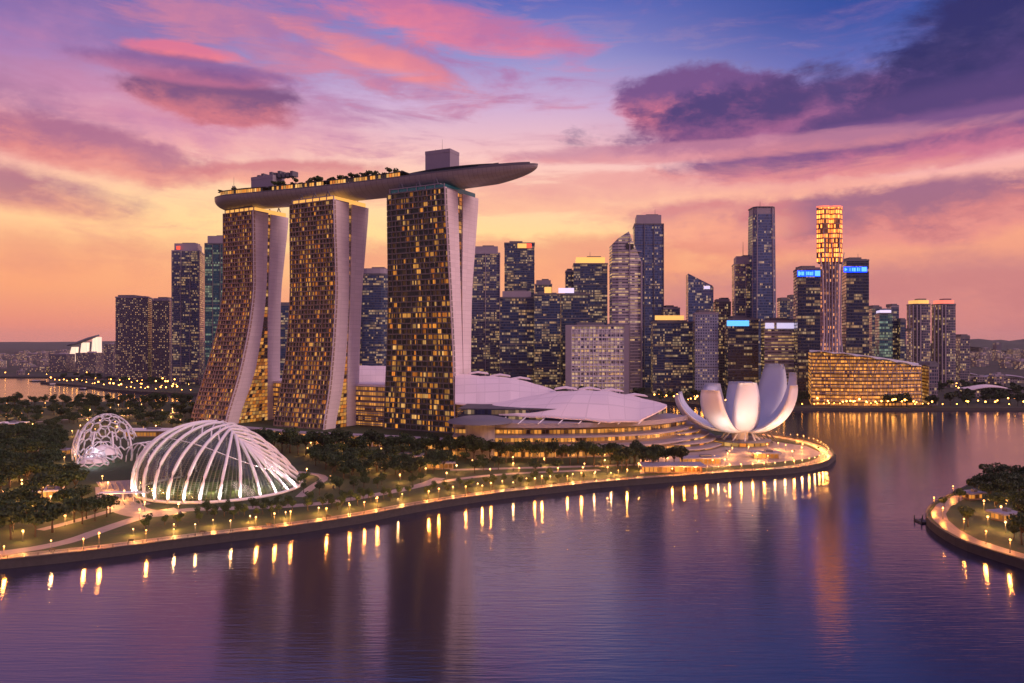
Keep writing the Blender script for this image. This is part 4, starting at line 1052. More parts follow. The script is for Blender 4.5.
for j in (9,23):
    mb = MB(); mb.tube([r[j] for r in ribs], .22, 5); mb.build('purlin', M['white'], GT, goff)
nr = len(ribs)
for i0 in range(nr-1):                                            # diagonal braces on the crown
    n_ = min(4, nr-i0)
    if n_ > 1: mb = MB(); mb.tube([ribs[i0+q][18+q*3] for q in range(n_)], .36, 5); mb.build('brace', M['white'], GT, goff)
    n_ = min(4, i0+1)
    if n_ > 1: mb = MB(); mb.tube([ribs[i0-q][17+q*3] for q in range(n_)], .36, 5); mb.build('brace', M['white'], GT, goff)
for i0 in range(0, 8):
    mb = MB(); mb.tube([ribs[i0+q][15-q*2] for q in range(3)], .36, 5); mb.build('brace', M['white'], GT, goff)
mb = MB(); mb.tube([gsurf(Vector((math.sin(R(a)),-math.cos(R(a)),0)))+Vector((0,0,.6)) for a in range(0,361,8)], .8, 6); mb.build('base_ring', M['white'], GT, goff)
ul = bpy.data.lights.new('rib_uplight', 'SPOT'); ul.energy = 22000; ul.color = (1,.88,.78); ul.shadow_soft_size = .3; ul.spot_size = R(64); ul.spot_blend = .8
fixm = M['dark']
for i, pts in enumerate(ribs):
    p = pts[0]; d = (Vector((GT_l.x,GT_l.y,0))-p).normalized(); q = p-d*2.6; tgt = pts[6]+Vector((0,0,0))
    mb = MB(); mb.obox((q.x,q.y), .3,.3, 0, .5); f_ = mb.build('uplight', fixm, GT, goff)
    lo_ = bpy.data.objects.new('rib_uplight', ul); C.objects.link(lo_); lo_.parent = f_; lo_.location = (q.x-goff[0], q.y-goff[1], .9); lo_.rotation_euler = (tgt-Vector((q.x,q.y,.9))).to_track_quat('-Z','Y').to_euler()
# planted interior: mound terraces and warm lights
mb = MB(); c0 = Vector((GT_l.x+3,GT_l.y+2,0)); mb.lathe((c0.x,c0.y,.05), [(34,0),(30,2.5),(22,3),(20,6),(12,6.4),(9,10),(0,11)], 24, smooth=False); mb.build('planted_mound', M['leaf2'], GT, goff)
gl = bpy.data.lights.new('interior_lamp', 'POINT'); gl.energy = 2600; gl.color = (1,.66,.34); gl.shadow_soft_size = .8
for k in range(8):
    a = R(-160+k*20); lo_ = bpy.data.objects.new('interior_lamp', gl); C.objects.link(lo_); lo_.parent = GT; lo_.location = (36*math.cos(a)+3, 32*math.sin(a)+4, 5)

# ------------------------------------------------------------------ small lattice dome and its companions
def lattice(T, off, c, rx, ry, rz, cut, r=.42, zmin=0, sub=3, warp=None, seed=0):
    import bmesh
    bm = bmesh.new(); bmesh.ops.create_icosphere(bm, subdivisions=sub, radius=1); mb = MB(); rnd = random.Random(seed)
    # hexagonal cells: join centres of neighbouring triangles
    bm.faces.ensure_lookup_table(); cen = {f.index: f.calc_center_median().normalized() for f in bm.faces}
    for e in bm.edges:
        if len(e.link_faces) != 2: continue
        a, b = (cen[f.index] for f in e.link_faces)
        if a.z < zmin or b.z < zmin or cut(a) or cut(b): continue
        A = Vector((c[0]+a.x*rx, c[1]+a.y*ry, c[2]+a.z*rz)); B = Vector((c[0]+b.x*rx, c[1]+b.y*ry, c[2]+b.z*rz)); mb.beam(A, B, r*(1.3-.5*a.z), 5)
    bm.free(); return mb
c = G(97,462); CT = thing('lattice_dome', 'white honeycomb lattice shell stepping down to a plaza in the left garden', 'dome', (c.x,c.y,0)); coff = (c.x,c.y,0)
mb = lattice(CT, coff, (c.x,c.y+12,1), 20, 17, 29, lambda p: (p.x > -.35 and p.z < .42 and p.y < .6) or (p.x > .5 and p.z < .3), .46, .02, 3); mb.build('upper_lattice', M['white'], CT, coff)
mb = lattice(CT, coff, (c.x+5,c.y-3,0), 12.5, 10, 14, lambda p: False, .4, 0, 2); mb.build('lower_lattice', M['white'], CT, coff)
mb = lattice(CT, coff, (c.x+9,c.y-22,0), 10, 9, 9, lambda p: False, .38, 0, 2); mb.build('porch_lattice', M['white'], CT, coff)
for (dx_, dy_, rx, ry, rz) in ((6,-3,11,9,11.5),(10,-22,9,8,7)):
    mb = MB(); rows = []
    for j in range(7):
        th = R(30+j*10); rows.append([(c.x+dx_+rx*math.cos(th)*math.cos(R(q*20)), c.y+dy_+ry*math.cos(th)*math.sin(R(q*20)), rz*math.sin(th)) for q in range(19)])
    mb.grid(rows); mb.build('roof_panel', M['petal'], CT, coff)
for k in range(5):
    mb = MB(); a = R(200+k*35); pts = [Vector((c.x+20*math.cos(a)*f, c.y+12+17*math.sin(a)*f, z_)) for f, z_ in ((1.02,0),(1.05,6),(.98,13),(.85,20))]
    mb.tube(pts, [.8,.7,.6,.5], 6); mb.build('leg', M['white'], CT, coff)
cl = bpy.data.lights.new('dome_lamp', 'POINT'); cl.energy = 1500; cl.color = (.86,.88,1); cl.shadow_soft_size = 1
for (a, b, z_) in ((0,10,8),(6,-4,5),(10,-22,3),(-14,0,4),(4,-14,9)):
    lo_ = bpy.data.objects.new('dome_lamp', cl); C.objects.link(lo_); lo_.parent = CT; lo_.location = (a,b,z_)
c = G(138,462); AT = thing('arched_pergola', 'small white arched pergola at the left foot of the ribbed glasshouse', 'pergola', (c.x,c.y,0)); aoff = (c.x,c.y,0)
for k in range(5):
    mb = MB(); mb.tube([(c.x-8+16*(1-math.cos(math.pi*j/10))/2+k*1.5, c.y+k*4, 12*math.sin(math.pi*j/10)+.1) for j in range(11)], .45, 5); mb.build('arch', M['white'], AT, aoff)
mb = MB(); mb.tube([(c.x+k*1.5,c.y+k*4,12) for k in range(5)], .4, 5); mb.build('ridge', M['white'], AT, aoff)
# visitor building behind the domes, and small pavilions
def pavilion(label, px, py, wx, wy, h, rot=0, roofm='mauve', over=1.5):
    c = G(px, py); T = thing('pavilion', label, 'pavilion', (c.x,c.y,0), 'low pavilions in the gardens'); off = (c.x,c.y,0)
    mb = MB(); mb.obox((c.x,c.y), wx, wy, 0, h, rot); mb.uv = [[(0,0),(wx*2,0),(wx*2,h),(0,h)] if i < 4 else [(-9,-9)]*4 for i in range(6)]; mb.build('glass_wall', W['mall'], T, off)
    mb = MB(); mb.obox((c.x,c.y), wx+over, wy+over, h, h+.7, rot); mb.build('roof', M[roofm], T, off)
    mb = MB(); mb.obox((c.x+wx*.3,c.y), wx*.3, wy*.4, h+.7, h+2, rot); mb.build('roof_light', M['grey'], T, off)
    return T
pavilion('pale flat-roofed pavilion among trees at the far left edge', 11, 430, 10, 6, 6, roofm='white')
pavilion('white-roofed visitor building behind the gap between the two domes', 148, 436, 16, 7, 5, roofm='white')
pavilion('small amber kiosk left of the lattice dome beside the garden path', 62, 455, 4, 3, 3.5)
pavilion('pink-roofed kiosk in the trees below the lattice dome', 48, 497, 5, 4, 3.5, .4, 'shell')
pavilion('low pavilion with wide roof on the far side of the middle lawn', 400, 462, 14, 6, 4, .1)
pavilion('small pavilion in the trees before the right hotel tower', 440, 468, 8, 5, 3.5, .1)
pavilion('tiny amber-lit hut on the right headland under trees', 1004, 520, 4, 3, 3.2, .3)
pavilion('small lit kiosk near the far end of the headland path', 972, 499, 3.5, 2.5, 3, .3)
pavilion('long low glass pavilion on the museum plaza edge', 700, 464, 12, 4, 4, .1)
pavilion('round-edge cafe pavilion between museum and promenade lamps', 765, 458, 8, 4, 3.5, -.1)
c = G(172,500); TT = thing('ticket_canopy', 'thin glass entrance canopy before the ribbed glasshouse', 'canopy', (c.x-6,c.y-2,0)); toff = (c.x-6,c.y-2,0)
mb = MB(); mb.obox((c.x-22,c.y-2), 12, 2.5, 4, 4.25, .1); mb.build('roof', M['white'], TT, toff)
for k in range(5): mb = MB(); mb.beam((c.x-32+k*5,c.y-4,0),(c.x-32+k*5,c.y-4,4),.15); mb.build('post', M['white'], TT, toff)

placed = []
def in_poly(x, y, poly):
    r = False; n = len(poly)
    for i in range(n):
        a, b = poly[i], poly[(i+1) % n]
        if (a[1] > y) != (b[1] > y) and x < (b[0]-a[0])*(y-a[1])/(b[1]-a[1])+a[0]: r = not r
    return r
# ------------------------------------------------------------------ lamps
ld = bpy.data.lights.new('lamp_light', 'POINT'); ld.energy = 4200; ld.color = (1,.32,.05); ld.shadow_soft_size = .35
ld2 = bpy.data.lights.new('garden_light', 'POINT'); ld2.energy = 4600; ld2.color = (1,.40,.09); ld2.shadow_soft_size = .35
def make_lamp(name, h, gr, light, gm):
    T = thing(name, 'lamp', 'lamp')
    p = MB(); p.tube([(0,0,0),(0,0,.5),(0,0,h)], [.18,.1,.07], 6); a = p.build('post', M['dark'], T)
    g = MB(); g.lathe((0,0,h), [(.02,0),(gr*.8,gr*.35),(gr,gr),(gr*.75,gr*1.7),(.02,gr*2)], 10); b = g.build('globe', gm, T)
    c = []
    if light:
        l = bpy.data.objects.new(light.name, light); C.objects.link(l); l.parent = T; l.location = (0,0,h-.5); c = [l]
    return [T, [a,b]+c, False]
P_lamp = make_lamp('street_lamp', 4.6, .36, ld, M['lamp'])
P_garden = make_lamp('garden_lamp', 4.0, .48, ld2, M['lamp'])
lds = []
for e_, c_ in ((1500,(1,.50,.18)),(6000,(1,.33,.05))):
    l_ = ld.copy(); l_.energy = e_; l_.color = c_; lds.append(l_)
P_lamps = [P_lamp, make_lamp('street_lamp', 4.2, .30, lds[0], M['lamp']), make_lamp('street_lamp', 4.9, .40, lds[1], M['lamp']), P_lamp]
P_farlamp = make_lamp('shore_lamp', 6.0, .9, None, M['farlamp'])
def lamp(p, loc, label, group, sc=1.0):
    if not p[2]:
        p[2] = True; T = p[0]; T.location = loc; T['label'] = label; T['group'] = group; T.scale = (sc,sc,sc); return T
    return dup(p[0], loc, 0, sc, label, group, kd=p[1])
def walk(line, step, start=0.0):
    out = []; need = start
    for a, b in zip(line, line[1:]):
        L = math.dist(a, b)
        while need <= L: out.append((a[0]+(b[0]-a[0])*need/L, a[1]+(b[1]-a[1])*need/L)); need += step
        need -= L
    return out
ln = offset_line(sh, 4.5); vis = [p for p in walk(ln, 10.5) ]
cut = [i for i, p in enumerate(vis) if p[0] > G(640,479).x and p[1] < 520]
split = cut[0] if cut else len(vis)
for i, p in enumerate(vis[:split]): jx = random.uniform(-3.5,3.5); lamp(random.choice(P_lamps), (p[0]+jx,p[1]+jx*.5,.03), 'amber lamp on the long waterfront promenade, %s from the left' % nth(i+1), 'promenade lamps', random.choice((.8,.9,1,1.1)))
for i, p in enumerate(walk(offset_line(sh,3), 7.5)):
    pass
tip = [p for p in walk(offset_line(sh, 3.5), 8.0) if p[0] > 92 and (p[0] > G(640,479).x)]
for i, p in enumerate(tip): lamp(random.choice(P_lamps), (p[0],p[1],.03), 'amber lamp on the lotus museum quay, %s along from the mall' % nth(i+1), 'museum quay lamps', .8)
for i, p in enumerate([p for p in walk(offset_line(sh, 17), 15, 60) if p[0] < G(640,479).x and p[0]/p[1]*F > -512]): lamp(P_garden, (p[0],p[1],.03), 'low amber lamp on the lawn behind the promenade, %s from the left' % nth(i+1), 'lawn lamps', .6); placed.append(Vector((p[0],p[1],0)))
rl = [G2(*p) for p in [(1024,560),(990,550),(960,540),(940,529),(929,519),(927,512),(933,504),(945,498),(960,490)]]
hl = [(988,548,0),(966,535,0),(1012,557,0),(945,523,0),(936,512,0),(955,500,0)]
for i, (x, y, _) in enumerate(hl): g = G(x-2, y-4); lamp(P_lamp, (g.x,g.y,.03), 'amber lamp on the right headland walk, %s from the photo\'s right edge' % nth(i+1), 'headland lamps')
def scatter_lamps(poly, n, mind, lab, group, seed, P=None, holes=()):
    rr = random.Random(seed); got = []; tr = 0
    x0, x1 = min(p[0] for p in poly), max(p[0] for p in poly); y0, y1 = min(p[1] for p in poly), max(p[1] for p in poly)
    while len(got) < n and tr < 4000:
        tr += 1; x, y = rr.uniform(x0,x1), rr.uniform(y0,y1)
        if not in_poly(x,y,poly) or any(in_poly(x,y,h) for h in holes): continue
        g = G(x,y)
        if any((g-q[1]).length < mind for q in got): continue
        got.append((x,g))
    got.sort(key=lambda a: a[0])
    for i, (x, g) in enumerate(got): lamp(P or P_garden, (g.x,g.y,.02), lab % nth(i+1), group); placed.extend([g, g-Vector((-g.x/g.y*7,7,0)), g-Vector((-g.x/g.y*13,13,0))])
scatter_lamps([(0,445),(62,445),(66,478),(100,512),(60,540),(0,548)], 26, 9, 'warm garden lamp glowing in the lower left grove, %s from the left', 'lower left garden lamps', 1)
scatter_lamps([(0,406),(190,406),(190,428),(60,440),(0,440)], 44, 10, 'warm garden lamp in the upper left garden, %s from the left', 'upper left garden lamps', 2)
scatter_lamps([(300,452),(450,458),(560,466),(640,466),(640,474),(450,482),(310,492)], 26, 12, 'warm garden lamp in the park before the hotel and mall, %s from the left', 'park lamps', 3)
scatter_lamps([(240,441),(450,450),(680,458),(680,466),(450,458),(240,449)], 16, 18, 'warm lamp under the tree row before towers and mall, %s from the left', 'lamps under the tree row', 4)
scatter_lamps([(690,458),(760,450),(800,448),(815,455),(780,463),(700,468)], 16, 7, 'low warm lamp on the museum plaza, %s from the left', 'museum plaza lamps', 5)
scatter_lamps([(950,505),(1015,500),(1020,540),(980,530)], 5, 9, 'warm garden lamp among headland trees, %s from the left', 'headland garden lamps', 6)
scatter_lamps([(95,480),(140,505),(200,510),(160,520),(110,528)], 9, 8, 'low warm lamp beside the paths below the domes, %s from the left', 'lamps below the domes', 7)
rr = random.Random(17)
def far_row(pts, n, lab, group, jit=0.0, jx=.6):
    out = []
    for i in range(n):
        q = (i+rr.uniform(0,jx))/n*(len(pts)-1); j = min(int(q), len(pts)-2); f = q-j
        p = Vector(pts[j]).lerp(Vector(pts[j+1]), f); out.append((p.x, p.y+rr.uniform(0,jit)))
    out.sort(key=lambda p: p[0]/p[1])
    for i, p in enumerate(out): lamp(P_farlamp, (p[0],p[1],0), lab % nth(i+1), group, rr.choice((.6,.8,1.0,1.3)))
far_row([(190,990),(262,890),(320,873),(660,872)], 66, 'orange lamp on the far quay below the skyline, %s from the left', 'far quay lamps', 5)
far_row([(230,955),(320,895),(660,890)], 30, 'orange street lamp set back behind the far quay, %s from the left', 'set back far lamps', 60)
far_row([(365,880),(500,878)], 22, 'bright orange lamp at the foot of the golden hall, %s from the left', 'golden hall lamps', 8)
far_row([(-490,1128),(-570,1158),(-650,1208),(-780,1338),(-895,1424)], 30, 'orange lamp along the edge of the left spit, %s from the left', 'left spit lamps', 6)
far_row([(-520,1180),(-640,1260),(-850,1480)], 26, 'orange lamp inland on the left spit, %s from the left', 'inland spit lamps', 120)
far_row([(-870,1660),(-1500,1680)], 12, 'lamp on the distant shore at the left edge, %s from the left', 'distant left shore lamps', 60)
far_row([(640,1000),(760,1180),(1000,1700)], 26, 'distant street lamp behind the far right trees, %s from the left', 'distant right lamps', 300)

# ------------------------------------------------------------------ trees
def tree_mesh(seed, hgt, spread, nleaf, lsz, lobes, flat=.55):
    rnd = random.Random(seed); tr = MB(); cr = MB(); th = hgt*.42
    tr.tube([(0,0,-.1),(rnd.uniform(-.2,.2),0,th*.5),(rnd.uniform(-.3,.3),rnd.uniform(-.3,.3),th)], [hgt*.032,hgt*.026,hgt*.02], 6)
    cs = []
    for k in range(lobes):
        a = 2*math.pi*k/lobes+rnd.uniform(-.4,.4); rr = spread*rnd.uniform(.25,.62) if k else .05; z = hgt*rnd.uniform(.55,.86)
        c = Vector((rr*math.cos(a), rr*math.sin(a), z)); cs.append((c, spread*rnd.uniform(.32,.52)))
        tr.tube([(0,0,th*.85), tuple(c*.6+Vector((0,0,th*.35))), tuple(c)], [hgt*.016,hgt*.01,hgt*.005], 5)
    for i in range(nleaf):
        c, r = cs[rnd.randrange(lobes)]
        d = Vector((rnd.gauss(0,1),rnd.gauss(0,1),rnd.gauss(0,1))).normalized()*r*rnd.uniform(.55,1.0)**.6
        p = c+Vector((d.x,d.y,d.z*flat+.0))
        if p.z < th*.9: p.z = th*.9+rnd.random()
        n1_ = Vector((rnd.gauss(0,1),rnd.gauss(0,1),rnd.gauss(0,.6)+.5)).normalized(); a1 = n1_.orthogonal().normalized(); b1 = n1_.cross(a1); s = lsz*rnd.uniform(.6,1.3)
        cr.face([p+a1*s, p+b1*s*.7, p-a1*s, p-b1*s*.7])
    return tr, cr
protos = []
def make_tree(seed, hgt, spread, nleaf, lsz, lobes, lm, name='broad_tree', flat=.55):
    tr, cr = tree_mesh(seed, hgt, spread, nleaf, lsz, lobes, flat)
    T = thing(name, 'tree', 'tree'); a = tr.build('trunk', M['bark'], T); b = cr.build('crown', lm, T)
    return [T, [a,b], False]
P_broad = [make_tree(s, 12, 7.0, 900, .55, 8, M['leaf']) for s in (1,2,3,4)]
P_round = [make_tree(s, 10, 4.2, 700, .42, 6, M['leaf2'], 'round_tree', .9) for s in (11,12,13)]
P_tall = [make_tree(s, 15, 6.0, 1000, .55, 8, M['leaf'], 'tall_tree', .8) for s in (21,22,23)]
P_far = [make_tree(s, 11, 6.5, 260, 1.0, 6, M['leaf'], 'far_tree', .6) for s in (31,32,33)]
P_palm = [make_tree(s, 7, 2.6, 160, .5, 4, M['leaf2'], 'rooftop_tree', .6) for s in (41,42)]
rt = random.Random(99)
def plant(P, loc, sc, label, group):
    p = rt.choice(P); rz = rt.uniform(0,6.28); s = (sc*rt.uniform(.9,1.1), sc*rt.uniform(.9,1.1), sc*rt.uniform(.88,1.12))
    if not p[2]:
        p[2] = True; T = p[0]; T.location = loc; T.rotation_euler = (0,0,rz); T.scale = s; T['label'] = label; T['group'] = group; return T
    return dup(p[0], loc, rz, s, label, group, kd=p[1])
def scatter(pxpoly, n, mind, P, sc, lab, group, holes=(), seed=0):
    """trees at scattered spots of a patch traced on the ground; spots sorted left to right for the labels"""
    rr = random.Random(seed); x0, x1 = min(p[0] for p in pxpoly), max(p[0] for p in pxpoly); y0, y1 = min(p[1] for p in pxpoly), max(p[1] for p in pxpoly)
    got = []; tries = 0
    while len(got) < n and tries < n*120:
        tries += 1; x, y = rr.uniform(x0,x1), rr.uniform(y0,y1)
        if not in_poly(x, y, pxpoly) or any(in_poly(x, y, h) for h in holes): continue
        g = G(x, y)
        if any((g-q).length < mind for q in placed): continue
        placed.append(g); got.append((x, y, g))
    got.sort(key=lambda a: a[0])
    for i, (x, y, g) in enumerate(got):
        plant(P, (g.x,g.y,0), sc*rr.uniform(.8,1.15), lab % nth(i+1), group)
    return got
hole_dome = [(60,420),(130,420),(142,415),(310,455),(306,512),(90,512),(86,480),(64,470)]
hole_path = [(0,556),(0,545),(60,533),(100,515),(84,500),(120,500),(200,512),(0,562)]
scatter([(-15,440),(60,440),(66,476),(86,500),(98,512),(60,536),(-15,545)], 85, 6.0, P_broad, 1.08, 'dark spreading tree in the dense lower left grove, %s from the left', 'trees of the lower left grove', [hole_dome], 1)
scatter([(-15,404),(190,404),(200,425),(150,432),(60,445),(-15,445)], 150, 6.5, P_broad, .8, 'dark tree in the upper left garden by the inlet, %s from the left', 'trees of the upper left garden', [[(64,425),(130,425),(130,450),(64,450)]], 2)
scatter([(76,500),(112,506),(118,520),(70,528)], 7, 6, P_broad, .9, 'broad tree beside the pink path below the lattice dome, %s from the left', 'trees by the pink path', [], 3)
row = [(234+i*8.0, 449+(i*8.0)*.036+1.5*math.sin(i*1.7)) for i in range(57)]
for i, (x, y) in enumerate(row):
    if 455 < x < 470: y += 1
    g = G(x, y+3); placed.append(g); plant(P_tall, (g.x,g.y,0), 1.12 if x < 470 else .98, 'dark tree in the row before towers and mall, %s from the left' % nth(i+1), 'tree row before the hotel towers and mall')
scatter([(312,452),(440,458),(448,470),(410,480),(345,480),(310,466)], 60, 5.5, P_broad, .85, 'dark tree in the middle park before the hotel, %s from the left', 'trees of the middle park', [], 4)
scatter([(440,460),(560,468),(560,474),(450,474)], 12, 7, P_broad, .6, 'small tree behind the lawn before the mall, %s from the left', 'small trees before the mall', [], 5)
scatter([(610,463),(668,462),(672,470),(612,472)], 9, 6, P_tall, .85, 'tall dark tree in the clump ending the mall, %s from the left', 'tree clump at the mall end', [], 6)
scatter([(205,510),(300,503),(400,494),(480,484),(600,473),(600,479),(480,490),(400,503),(300,515),(205,522)], 70, 4.5, P_round, .55, 'small round tree along the lawn behind the promenade, %s from the left', 'small trees behind the promenade', [], 7)
scatter([(140,512),(205,512),(205,524),(140,532)], 7, 6, P_round, .5, 'low shrub-like tree on the lawn below the glasshouse, %s from the left', 'low trees below the glasshouse', [], 8)
scatter([(300,474),(350,478),(440,478),(440,486),(300,498)], 14, 7, P_round, .7, 'light green tree between glasshouse and middle park, %s from the left', 'trees right of the glasshouse', [], 9)
scatter([(225,436),(312,448),(318,462),(280,456)], 10, 8, P_broad, .75, 'dark tree behind the right shoulder of the glasshouse, %s from the left', 'trees behind the glasshouse', [], 10)
for i, (x, y, s, P) in enumerate([(944,508,.5,P_round),(959,502,.75,P_round),(968,527,.85,P_round),(994,486,1.15,P_broad),(975,495,.8,P_broad),(983,492,.9,P_broad),(990,502,.9,P_broad),(1000,494,.9,P_broad),(1005,503,.95,P_broad),(1012,490,.9,P_broad),(1020,500,1.0,P_broad),(1018,512,.9,P_broad),(1022,545,1.0,P_broad),(1014,540,.8,P_round),(1026,530,1.1,P_broad),(1030,515,1.0,P_broad),(1008,480,.8,P_broad),(1024,484,1.0,P_broad),(996,512,.8,P_broad)]):
    g = G(x, y); plant(P, (g.x,g.y,0), s, 'dark tree on the right headland, number %s counted from its tip' % nth(i+1), 'trees of the right headland')
k = 0
for x in sorted([random.uniform(-12,196) for _ in range(34)]):
    k += 1; g = G(x, random.uniform(404,408)); plant(P_tall, (g.x,g.y,0), random.uniform(.75,1.1), 'tree silhouetted against the left inlet water, %s from the left' % nth(k), 'trees on the inlet shore')
# far waterfront belts
rr = random.Random(5); k = 0
for x in sorted([rr.uniform(486,808) for _ in range(75)]+[rr.uniform(745,812) for _ in range(10)]):
    Y = rr.uniform(1003,1040) if x < 660 else rr.uniform(900,985)
    k += 1; plant(P_far, (xat(x,Y),Y,0), rr.uniform(.9,1.35), 'dark tree in the far waterfront belt below the skyline, %s from the left' % nth(k), 'far waterfront tree belt')
k = 0
for x in sorted([rr.uniform(938,1040) for _ in range(60)]+[rr.uniform(885,940) for _ in range(8)]):
    k += 1; Y = rr.uniform(885,1250) if x > 938 else rr.uniform(876,888); plant(P_far, (xat(x,Y),Y,0), rr.uniform(.9,1.5), 'dark tree behind the lamps of the far right shore, %s from the left' % nth(k), 'trees of the far right shore')
k = 0
for x in sorted([rr.uniform(60,196) for _ in range(34)]):
    k += 1; py = rr.uniform(382,389)-(196-x)*.04; g = G(x, py); plant(P_far, (g.x,g.y,0), rr.uniform(.8,1.2), 'tree on the lamp-lit spit across the left inlet, %s from the left' % nth(k), 'trees of the left spit')
k = 0
for s in sorted([.215+.0078*q_ for q_ in range(55)]+[.03,.06,.085,.21,.225,.24,.255,.34,.36,.375,.39,.41,.42,.435,.45,.46,.475,.49,.505,.52,.535,.55,.565,.58,.30,.32]):
    k += 1; p = dk(s, -hw(s)+7+rr.uniform(-2,5), 220.5); plant(P_palm, tuple(p), rr.choice((.8,1.1,1.4,1.7)), 'small tree on the sky deck, %s from its left tip' % nth(k), 'trees on the sky deck')
for i, s in enumerate((.88,.905,.93,.95,.965,.98)):
    p = dk(s, rr.uniform(-2,2), 220.5); plant(P_palm, tuple(p), .42, 'tiny shrub on the open prow of the sky deck, %s from the towers' % nth(i+1), 'shrubs on the prow')

bl = [p for p in walk(offset_line(sh, 7.0), 26, 9) if p[0]/p[1]*F > -512 and p[0] < 90]
B0 = None
for i, p in enumerate(bl):
    if B0 is None:
        B0 = thing('park_bench', 'bench', 'bench', (p[0],p[1],.03)); q = MB(); q.obox((0,0), 1.1, .28, .42, .50); q.build('seat', M['bark'], B0); q = MB(); q.obox((0,.30), 1.1, .04, .55, .95); q.build('backrest', M['bark'], B0)
        for x_ in (-.9,.9): q = MB(); q.obox((x_,0), .05, .25, 0, .42); q.build('leg', M['dark'], B0)
        o = B0
    else: o = dup(B0, (p[0],p[1],.03))
    o['label'] = 'dark bench on the long promenade facing the water, %s from the left' % nth(i+1); o['group'] = 'promenade benches'
# ------------------------------------------------------------------ distant low city
def low_block(label, px, Y, wpx, hgt, group, style='low'):
    x = xat(px, Y); wd = wpx/F*Y/2; off = (x,Y,0); T = thing('low_building', label, 'building', off, group)
    mb = MB(); mb.obox((x,Y), wd, wd*.6+4, 0, hgt); 
    L = wd*2; mb.uv = [[(0,0),(L,0),(L,hgt),(0,hgt)] if i < 4 else [(-9,-9)]*4 for i in range(6)]; mb.m = [0]*4+[1]*2; mb.build('wall', [W[style], M['mauve']], T, off)
    mb = MB(); mb.obox((x+wd*.2,Y), wd*.35, wd*.25, hgt, hgt+3); mb.build('roof', M['mauve'], T, off)
rr = random.Random(3)
xs = sorted(rr.uniform(936,1034) for _ in range(44))
for i, x in enumerate(xs):
    Y = rr.uniform(1250,3800); low_block('low building scattered in the hazy right distance, %s from the left' % nth(i+1), x, Y, rr.uniform(5,13), rr.uniform(8,26)*(1 if Y < 2200 else 1.8), 'distant low buildings on the right')
xs = sorted(rr.uniform(-6,112) for _ in range(46))
for i, x in enumerate(xs):
    Y = rr.uniform(1720,4200); low_block('low building scattered in the hazy left distance, %s from the left' % nth(i+1), x, Y, rr.uniform(4,11), rr.uniform(8,24)*(1 if Y < 2500 else 1.9), 'distant low buildings on the left')
for (l, x, w_, h_, Y_) in (('grey slab block at the foot of the tiny white lit building, left', 62, 18, 46, 1900),('grey slab block right of the tiny white lit building', 90, 20, 50, 1850),('slim grey block close to the broad brown residential slab', 111, 9, 72, 1700)):
    low_block(l, x, Y_, w_, h_, 'grey blocks by the left spit', 'resid')
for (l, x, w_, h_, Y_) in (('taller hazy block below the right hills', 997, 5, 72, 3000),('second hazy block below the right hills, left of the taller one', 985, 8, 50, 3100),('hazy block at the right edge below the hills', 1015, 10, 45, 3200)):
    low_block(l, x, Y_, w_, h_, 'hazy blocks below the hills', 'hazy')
for i, (x, Y_, wx, col_) in enumerate(((985,1060,30,'shell'),(1000,1400,40,'mauve'),(960,1500,30,'mauve'))):
    X = xat(x,Y_); T = thing('market_hall', ['pink-roofed low hall behind the far right trees','grey-roofed long hall in the right distance','smaller grey hall right of the pink-crowned tower'][i], 'hall', (X,Y_,0)); off = (X,Y_,0)
    mb = MB(); mb.obox((X,Y_), wx, 14, 0, 8); mb.uv = [[(0,0),(wx*2,0),(wx*2,8),(0,8)] if q < 4 else [(-9,-9)]*4 for q in range(6)]; mb.build('wall', W['low'], T, off)
    mb = MB(); mb.shell([[Vector((X-wx-3+(2*wx+6)*q/12, Y_+s_*17, 9+5*math.sin(math.pi*q/12)+(0 if s_ else 2.5))) for q in range(13)] for s_ in (-1,0,1)], .6); mb.build('roof', M[col_], T, off)
# tiny three-tower lit building with a deck on the left horizon
Y_ = 2300; c = xat(85,Y_); HT = thing('distant_resort', 'small white lit three-tower building with a deck, far left horizon', 'building', (c,Y_,0)); off = (c,Y_,0)
lm = mat('self_lit_wall', (.8,.72,.62), .5, emit=(1,.72,.5), es=.85, sample=False)  # walls glow by their own emission, in place of lamps shining on them
for k, (a0, a1, t0, t1, yt) in enumerate(((66,70,73.5,76.5,347),(78,80,85,87.5,342.5),(90,91,99,99.5,337))):
    mb = MB(); z = zat(yt, Y_); zb = zat(366, Y_)
    for j in range(5):
        f0, f1 = j/5, (j+.8)/5
        b0, b1, c0_, c1_ = (xat(a0+(t0+1-a0)*f0,Y_), xat(a0+(t0+1-a0)*f1,Y_), xat(a1+1.5+(t1-a1-1.5)*f1,Y_), xat(a1+1.5+(t1-a1-1.5)*f0,Y_))
        lo = [(b0,Y_,0),(b1,Y_,0),(b1,Y_+14,0),(b0,Y_+14,0)]; hi = [(c1_,Y_,z),(c0_,Y_,z),(c0_,Y_+14,z),(c1_,Y_+14,z)]
        for q in range(4): mb.face([lo[q],lo[(q+1)%4],hi[(q+1)%4],hi[q]])
        mb.face(hi)
    mb.build('tower', lm, HT, off)
mb = MB(); mb.tube([at(67,345.5,Y_),at(75,344,Y_),at(88,339,Y_),at(99,335.2,Y_)], [2,5,5,2.5], 8); mb.build('deck', M['grey'], HT, off)

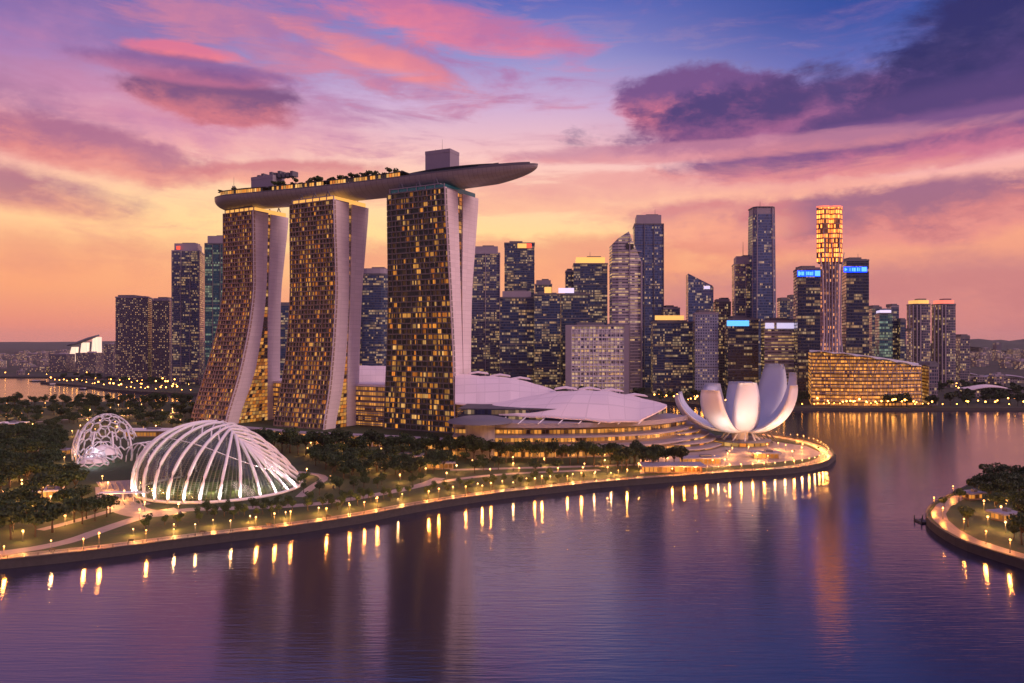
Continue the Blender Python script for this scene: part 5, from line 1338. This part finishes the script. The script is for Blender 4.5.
# ------------------------------------------------------------------ boats
def boat(label, px, py, L, rz):
    g = G(px, py, WZ); T = thing('boat', label, 'boat', (g.x,g.y,WZ), 'boats on the left inlet', rz)
    mb = MB(); secs = []
    for i in range(9):
        q = i/8; hwid = L*.14*math.sin(math.pi*min(1,.25+q*.75))**.7; x = -L/2+L*q
        secs.append([(x,-hwid,1.4+.6*q*q),(x,-hwid*.7,-.3),(x,0,-.6),(x,hwid*.7,-.3),(x,hwid,1.4+.6*q*q)])
    mb.grid(secs, closed=True); mb.face([s for s in secs[0]]); mb.build('hull', M['dark'], T)
    mb = MB(); mb.obox((-L*.1,0), L*.22, L*.09, 1.3, 3.2); mb.build('cabin', M['white'], T)
    mb = MB(); mb.obox((-L*.1,0), L*.26, L*.11, 3.2, 3.5); mb.build('cabin_roof', M['grey'], T)
boat('long dark boat on the left inlet near the photo edge', 38, 381.5, 30, .1); boat('small dark boat just left of the spit tip', 54, 385, 20, .4); boat('dark boat moored beside the spit shore', 84, 389.5, 22, -.5)
g = G(922,522,WZ); JT = thing('landing_stage', 'small dark floating landing stage at the headland tip', 'jetty', (g.x,g.y,WZ)); off = (g.x,g.y,WZ)
mb = MB(); mb.obox((g.x,g.y), 2, 3.2, WZ-.3, WZ+.7); mb.build('deck', M['dark'], JT, off)
for dx_, dy_ in ((-1.8,-2.9),(1.8,-2.9),(-1.8,2.9),(1.8,2.9)):
    mb = MB(); mb.beam((g.x+dx_,g.y+dy_,WZ-1),(g.x+dx_,g.y+dy_,WZ+2.4),.25,6); mb.build('pile', M['dark'], JT, off)

# ------------------------------------------------------------------ haze
HAZE = True
if HAZE:
    mb = MB(); mb.prism([(-15100,-2600),(15100,-2600),(15100,15100),(-15100,15100)], -9, 262)
    hz = stuff(mb.build('haze', []))
    m = bpy.data.materials.new('haze'); m.use_nodes = True; k = NT(m.node_tree); k.n.clear()
    pv = k.new('ShaderNodeVolumePrincipled'); pv.inputs['Color'].default_value = (1,.93,.95,1); pv.inputs['Density'].default_value = .000018; pv.inputs['Anisotropy'].default_value = .2
    o = k.new('ShaderNodeOutputMaterial'); k.l.new(pv.outputs[0], o.inputs['Volume'])
    hz.data.materials.append(m); m.cycles.homogeneous_volume = True if hasattr(m.cycles, 'homogeneous_volume') else None
